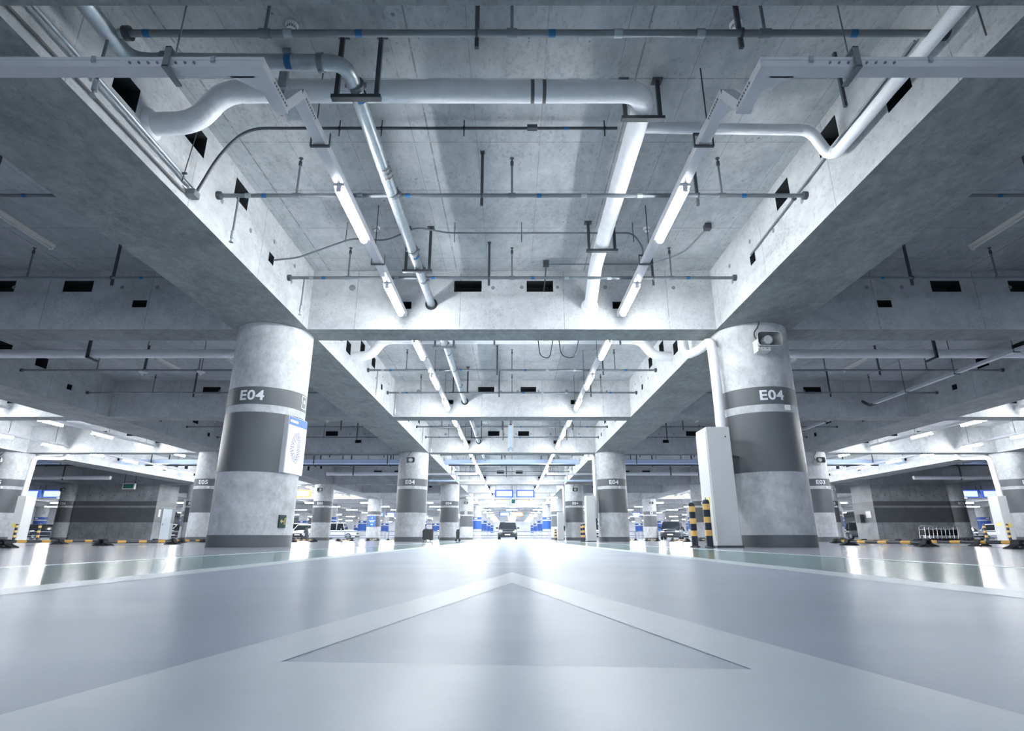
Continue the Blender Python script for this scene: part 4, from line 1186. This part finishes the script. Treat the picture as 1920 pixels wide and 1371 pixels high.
# ------------------------------------------------------------------ guard rails
def guard_rail(x0, x1, y, label, group):
    t = thing('guard_rail', label, 'guard rail', ((x0 + x1) / 2, y, 0), group=group)
    w = (x1 - x0) / 2
    m = MB(); m.box(-w, w, -.05, .05, .76, .86); m.build('top_rail', 'rail_metal', t)
    for z in (.40, .16):
        m = MB(); m.box(-w, w, -.03, .03, z - .03, z + .03); m.build('lower_rail', 'rail_metal', t)
    for x in (-w + .1, 0, w - .1):
        m = MB(); m.box(x - .04, x + .04, .03, .11, 0, .86); m.build('post', 'rail_metal', t)
    return t
for i in range(-6, 7):
    lab = 'grey-blue three-bar guard rail across the far end of the centre lane' if i == 0 else 'grey-blue three-bar guard rail, %s section out to the %s' % (ORD[abs(i) - 1], side(i))
    guard_rail(i * GDX - GDX / 2 + .1, i * GDX + GDX / 2 - .1, 62, lab, 'guard rail sections at the far end')

# ------------------------------------------------------------------ cars
def loft_rings(m, rings, mat=None, cap=True, smooth=True):
    n = len(rings[0]); vs = [p for r in rings for p in r]
    fs = [(k * n + i, k * n + (i + 1) % n, (k + 1) * n + (i + 1) % n, (k + 1) * n + i) for k in range(len(rings) - 1) for i in range(n)]
    m.add(vs, fs, mat, smooth)
    if cap:
        m.add(rings[0], [tuple(range(n - 1, -1, -1))], mat); m.add(rings[-1], [tuple(range(n))], mat)
def car_section(y, w, zb, zt, crown=.05):
    """one cross-section of the lower body, centre at x = 0"""
    h = zt - zb
    half = [(w * .80, zb), (w * .96, zb + h * .10), (w, zb + h * .42), (w * .985, zb + h * .72), (w * .90, zt - .01), (w * .5, zt + crown * .7), (0, zt + crown)]
    pts = [(x, y, z) for x, z in half] + [(-x, y, z) for x, z in reversed(half[:-1])]
    return pts
def make_car(name, label, paint, Lc=4.6, Wc=1.85, Hc=1.66, kind='suv'):
    """nose towards -Y; wheels on z = 0"""
    t = thing(name, label, 'car')
    w, hl = Wc / 2, Lc / 2
    belt = Hc * (.60 if kind != 'box' else .56)
    hood = belt * (.93 if kind == 'suv' else .86)
    if kind == 'box': hood = belt * .97
    m = MB()
    st = [(-hl, w * .78, .34, hood * .62), (-hl + .05, w * .88, .26, hood * .80), (-hl + .25, w * .96, .22, hood * .93), (-hl + .75, w, .22, hood * .985), (-hl + 1.15, w, .22, belt * .98), (0, w, .22, belt), (hl - .9, w, .22, belt), (hl - .25, w * .98, .25, belt * .99), (hl - .05, w * .92, .30, belt * .92), (hl, w * .85, .38, belt * .78)]
    loft_rings(m, [car_section(*q) for q in st], None)
    m.build('body', paint, t)
    # greenhouse
    def gh(y, wb, z):
        return [(wb, y, belt - .02), (wb * .80 if z > belt + .1 else wb * .97, y, z), (-(wb * .80 if z > belt + .1 else wb * .97), y, z), (-wb, y, belt - .02)]
    sl = (.95, .35) if kind != 'box' else (.30, .10)
    y_a, y_b = -hl + 1.05 + (.25 if kind == 'box' else 0), hl - .18
    def gring(z, inset_f, inset_r, wz):
        return [(-wz, y_a + inset_f, z), (wz, y_a + inset_f, z), (wz, y_b - inset_r, z), (-wz, y_b - inset_r, z)]
    m = MB(); loft_rings(m, [gring(belt - .03, 0, 0, w * .93), gring(Hc - .09, sl[0] * .86, sl[1] * .86, w * .80)], None, smooth=False); m.build('windows', 'car_glass', t)
    m = MB(); loft_rings(m, [gring(Hc - .10, sl[0] * .84, sl[1] * .84, w * .815), gring(Hc - .04, sl[0] * .95, sl[1], w * .79), gring(Hc, sl[0] * 1.25, sl[1] * 1.4, w * .68)], None, smooth=False)
    # pillars
    for sx in (-1, 1):
        for yy0, yy1 in ((y_a, y_a + sl[0] * .86), (0.15, .15), (y_b - .55, y_b - .45), (y_b, y_b - sl[1] * .86)):
            p = Vector((sx * w * .935, yy0, belt - .03)); q = Vector((sx * w * .81, yy1, Hc - .09))
            m.cyl(p, q, .035, n=6)
    m.build('roof', paint, t)
    for sx in (-1, 1):
        for yy in (-hl + .85, hl - .85):
            r = .345 if kind != 'sedan' else .315
            m = MB(); m.lathe((sx * (w - .10), yy, r), (sx, 0, 0), [(-.10, r * .92), (-.08, r), (.08, r), (.105, r * .92), (.108, r * .66), (.08, r * .62)], n=20); wh = m.build('wheel', 'rubber', t)
            m = MB(); m.lathe((sx * (w - .02), yy, r), (sx, 0, 0), [(0, r * .62), (.015, r * .55), (.018, r * .15), (.03, r * .12), (.03, 0)], n=10, smooth=False); m.build('rim', 'chrome', wh)
        m = MB(); m.bbox(min(sx * w * .55, sx * w * .88), max(sx * w * .55, sx * w * .88), -hl + .0, -hl + .22, hood * .72, hood * .84, .02); m.build('headlight', 'lamp_glass', t)
        m = MB(); m.bbox(min(sx * w * 1.0, sx * (w * 1.0 + .20)), max(sx * w * 1.0, sx * (w * 1.0 + .20)), y_a + .30, y_a + .42, belt + .0, belt + .15, .03); m.build('mirror', paint, t)
        m = MB(); m.bbox(min(sx * w * .68, sx * w * .9), max(sx * w * .68, sx * w * .9), hl - .06, hl + .01, belt * .78, belt * .92, .02); m.build('tail_light', 'brown_tape', t)
    m = MB(); m.bbox(-w * .5, w * .5, -hl - .03, -hl + .06, hood * .52, hood * .76, .02); g = m.build('grille', 'car_trim', t)
    m = MB(); m.box(-w * .5, w * .5, -hl - .04, -hl - .02, hood * .74, hood * .77); m.build('grille_trim', 'chrome', g)
    m = MB(); m.bbox(-w * .85, w * .85, -hl - .05, -hl + .1, .24, .42, .04); m.build('bumper', 'car_trim', t)
    m = MB(); m.box(-.26, .26, -hl - .065, -hl - .045, .40, .51); m.build('number_plate', 'plastic_white', t)
    m = MB(); m.box(-w * .8, w * .8, hl - .05, hl + .05, .3, .5); m.build('rear_bumper', 'car_trim', t)
    return t
PI = math.pi
car_d = make_car('car', 'dark blue-grey four-wheel-drive car facing the camera in the centre lane', 'car_dark'); car_d.location = (-.42, 57.5, 0)
car_w = make_car('car', 'white saloon car facing the camera left of the E05 column', 'car_white', 4.6, 1.82, 1.48, 'sedan'); car_w.location = (-20.8, 59.0, 0)
car_s = make_car('car', 'white sports utility car half behind the white saloon', 'car_white', 4.6, 1.85, 1.72, 'suv'); car_s.location = (-24.0, 65.2, 0)
car_j = make_car('car', 'white boxy off-road car seen from its side behind the rail', 'car_white', 4.2, 1.85, 1.85, 'box'); car_j.location = (-19.9, 67.5, 0); car_j.rotation_euler = (0, 0, PI / 2)
car_h = dup(car_d, (15.2, 55.5, 0), 'black hatchback parked beside the grey-banded column right of the lane', rz=-.35)
car_g = make_car('car', 'silver car behind the guard rail at the far left', 'car_silver', 4.5, 1.8, 1.45, 'sedan'); car_g.location = (-49.5, 66, 0)
car_b = make_car('car', 'blue car behind the guard rail left of the lane', 'car_blue', 4.4, 1.8, 1.45, 'sedan'); car_b.location = (-10.8, 67, 0)
cars = [(car_d, -53.5, 65.8, 0, 'dark car behind the rail left of the E06 column'), (car_g, -43.8, 66, .1, 'silver car behind the rail between the E06 column and the left core'),
        (car_s, -40.0, 66.5, 0, 'white car behind the rail just right of the E06 column'), (car_w, -33.5, 66, 0, 'white car behind the rail right of the pale blue door'),
        (car_d, -36.6, 65.5, 0, 'dark car behind the rail near the left core'), (car_g, -30.4, 66.2, 0, 'silver car behind the rail beside the second-row E05 column'),
        (car_w, -7.6, 69, 0, 'white car behind the rail right of the second-row E04 column'), (car_s, 9.6, 68, 0, 'white car behind the rail right of the lane'),
        (car_g, 18.6, 66.5, 0, 'silver car behind the rail beyond the black hatchback'), (car_b, 23.4, 66, 0, 'blue car behind the rail beside the near bollards'),
        (car_d, 27.4, 65.8, 0, 'dark car behind the rail right of the near cabinet'), (car_d, 33.9, 55.5, .1, 'black car left of the right concrete core'),
        (car_g, 51.0, 66, 0, 'silver car behind the rail at the far right'), (car_s, 56, 66.5, 0, 'white car behind the rail at the far right edge'), (car_d, 46.6, 66, 0, 'dark car behind the rail right of the E02 column'),
        (car_w, -26.8, 58.6, 0, 'white saloon car near the left map-panel column')]
for src, x, y, rz, lab in cars: dup(src, (x, y, 0), lab, rz=rz)

# ------------------------------------------------------------------ small objects on the floor
t = thing('wheeled_case', 'dark wheeled case with a raised handle behind the second-row left column', 'suitcase', (-3.36, 23.5, 0))
m = MB(); m.bbox(-.19, .19, -.12, .12, .06, .49, .025); m.build('case', 'bag_fabric', t)
m = MB(); m.tube([(-.15, .10, .45), (-.15, .10, .68), (.15, .10, .68), (.15, .10, .45)], .012, n=8, bend=.05); m.build('handle', 'bag_fabric', t)
for x in (-.15, -.08, .08, .15):
    m = MB(); m.cyl((x - .012, -.08 + (.14 if abs(x) < .1 else 0), .032), (x + .012, -.08 + (.14 if abs(x) < .1 else 0), .032), .032, n=12); m.build('caster', 'rubber', t)
m = MB(); m.box(-.06, .05, -.126, -.1205, .065, .085); m.build('label', 'yellow_label', t)
m = MB(); m.box(-.225, -.192, -.05, .05, .1, .44); m.build('side_pocket', 'black_plastic', t)
t = thing('golf_trolley', 'grey bag on a two-wheeled trolley beside the third-row left column', 'trolley', (-2.42, 26.4, 0))
m = MB(); m.lathe((-.02, 0, .10), (-.02, 0, 1), [(0, .05), (.02, .075), (.30, .085), (.36, .07), (.37, .03)], n=14); m.build('bag', 'bag_fabric', t)
for x, y, r in ((.06, -.05, .055), (-.10, .02, .05), (.05, .06, .055)):
    m = MB(); m.lathe((x, y, r), (0, 1, 0), [(-.012, r * .9), (-.012, r), (.012, r), (.012, r * .9), (.012, .01)], n=16); m.build('wheel', 'rubber', t)
m = MB(); m.tube([(-.02, 0, .3), (.02, -.03, .50), (.10, -.03, .63)], .008, n=8, bend=.03); m.build('handle', 'dark_steel', t)
m = MB(); m.bbox(-.08, .06, -.05, .05, .44, .52, .03); m.build('bag_top', 'bag_fabric', t)
t = thing('standing_bag', 'tall grey covered bag standing in front of the white saloon', 'bag', (-17.6, 50, 0))
m = MB(); m.lathe((0, 0, 0), (0, 0, 1), [(0, .26), (.08, .25), (.40, .20), (.62, .21), (.78, .17), (.82, .12), (.92, .14), (.98, .08), (1.0, 0)], n=16); m.build('bag', 'bag_fabric', t)
m = MB(); m.bbox(-.15, -.02, -.22, -.17, .3, .55, .02); m.build('pocket', 'tray_metal', t)
t = thing('waste_bin', 'small black bin beside the E03 column', 'bin', (21.4, 41.2, 0))
m = MB(); m.lathe((0, 0, 0), (0, 0, 1), [(0, .28), (.02, .30), (.85, .34), (.87, .36), (.95, .36), (.97, .30), (.97, .0)], n=20); m.build('body', 'black_plastic', t)
m = MB(); m.lathe((0, 0, .97), (0, 0, 1), [(0, .2), (.03, .18), (.035, 0)], n=16); m.build('lid', 'dark_steel', t)

# luggage carts in front of the right core
def make_cart(label):
    t = thing('luggage_cart', label, 'luggage cart', group='nested luggage carts')
    m = MB()
    for s in (-1, 1):
        m.tube([(s * .26, .25, .12), (s * .26, .20, .80), (s * .26, .08, .92)], .018, n=8, bend=.08)
        m.tube([(s * .26, .25, .14), (s * .20, -.60, .14)], .018, n=8)
    m.tube([(-.26, .08, .92), (.26, .08, .92)], .018, n=8); m.tube([(-.20, -.60, .14), (.20, -.60, .14)], .018, n=8)
    m.build('frame', 'chrome', t)
    m = MB(); m.box(-.24, .24, .215, .225, .30, .66); m.build('back_panel', 'black_plastic', t)
    m = MB(); m.box(-.20, .20, -.55, .20, .145, .16); m.build('deck', 'galvanized_steel', t)
    m = MB(); m.tube([(-.26, .10, .86), (-.10, -.12, .86), (.10, -.12, .86), (.26, .10, .86)], .010, n=6, bend=.06); m.build('basket', 'chrome', t)
    for x, y in ((-.24, .22), (.24, .22), (0, -.55)):
        m = MB(); m.cyl((x - .02, y, .06), (x + .02, y, .06), .06, n=14); m.build('wheel', 'rubber', t)
    return t
ct = make_cart('luggage cart with a white placard at the left end of the nested row')
ct.location = (26.6, 37.6, 0); ct.rotation_euler = (0, 0, PI / 2)
m = MB(); m.box(-.2, .2, .19, .21, .28, .68); pc = m.build('placard', 'plastic_white', ct)
pl_children = pc
for i in range(1, 9):
    r = dup(ct, (26.6 + .26 * i, 37.6, 0), 'luggage cart in the nested row, %s counted from the placard end' % ORD[i], rz=PI / 2)
    for ch in kids(r):
        if ch.name.startswith('placard'): bpy.data.objects.remove(ch)
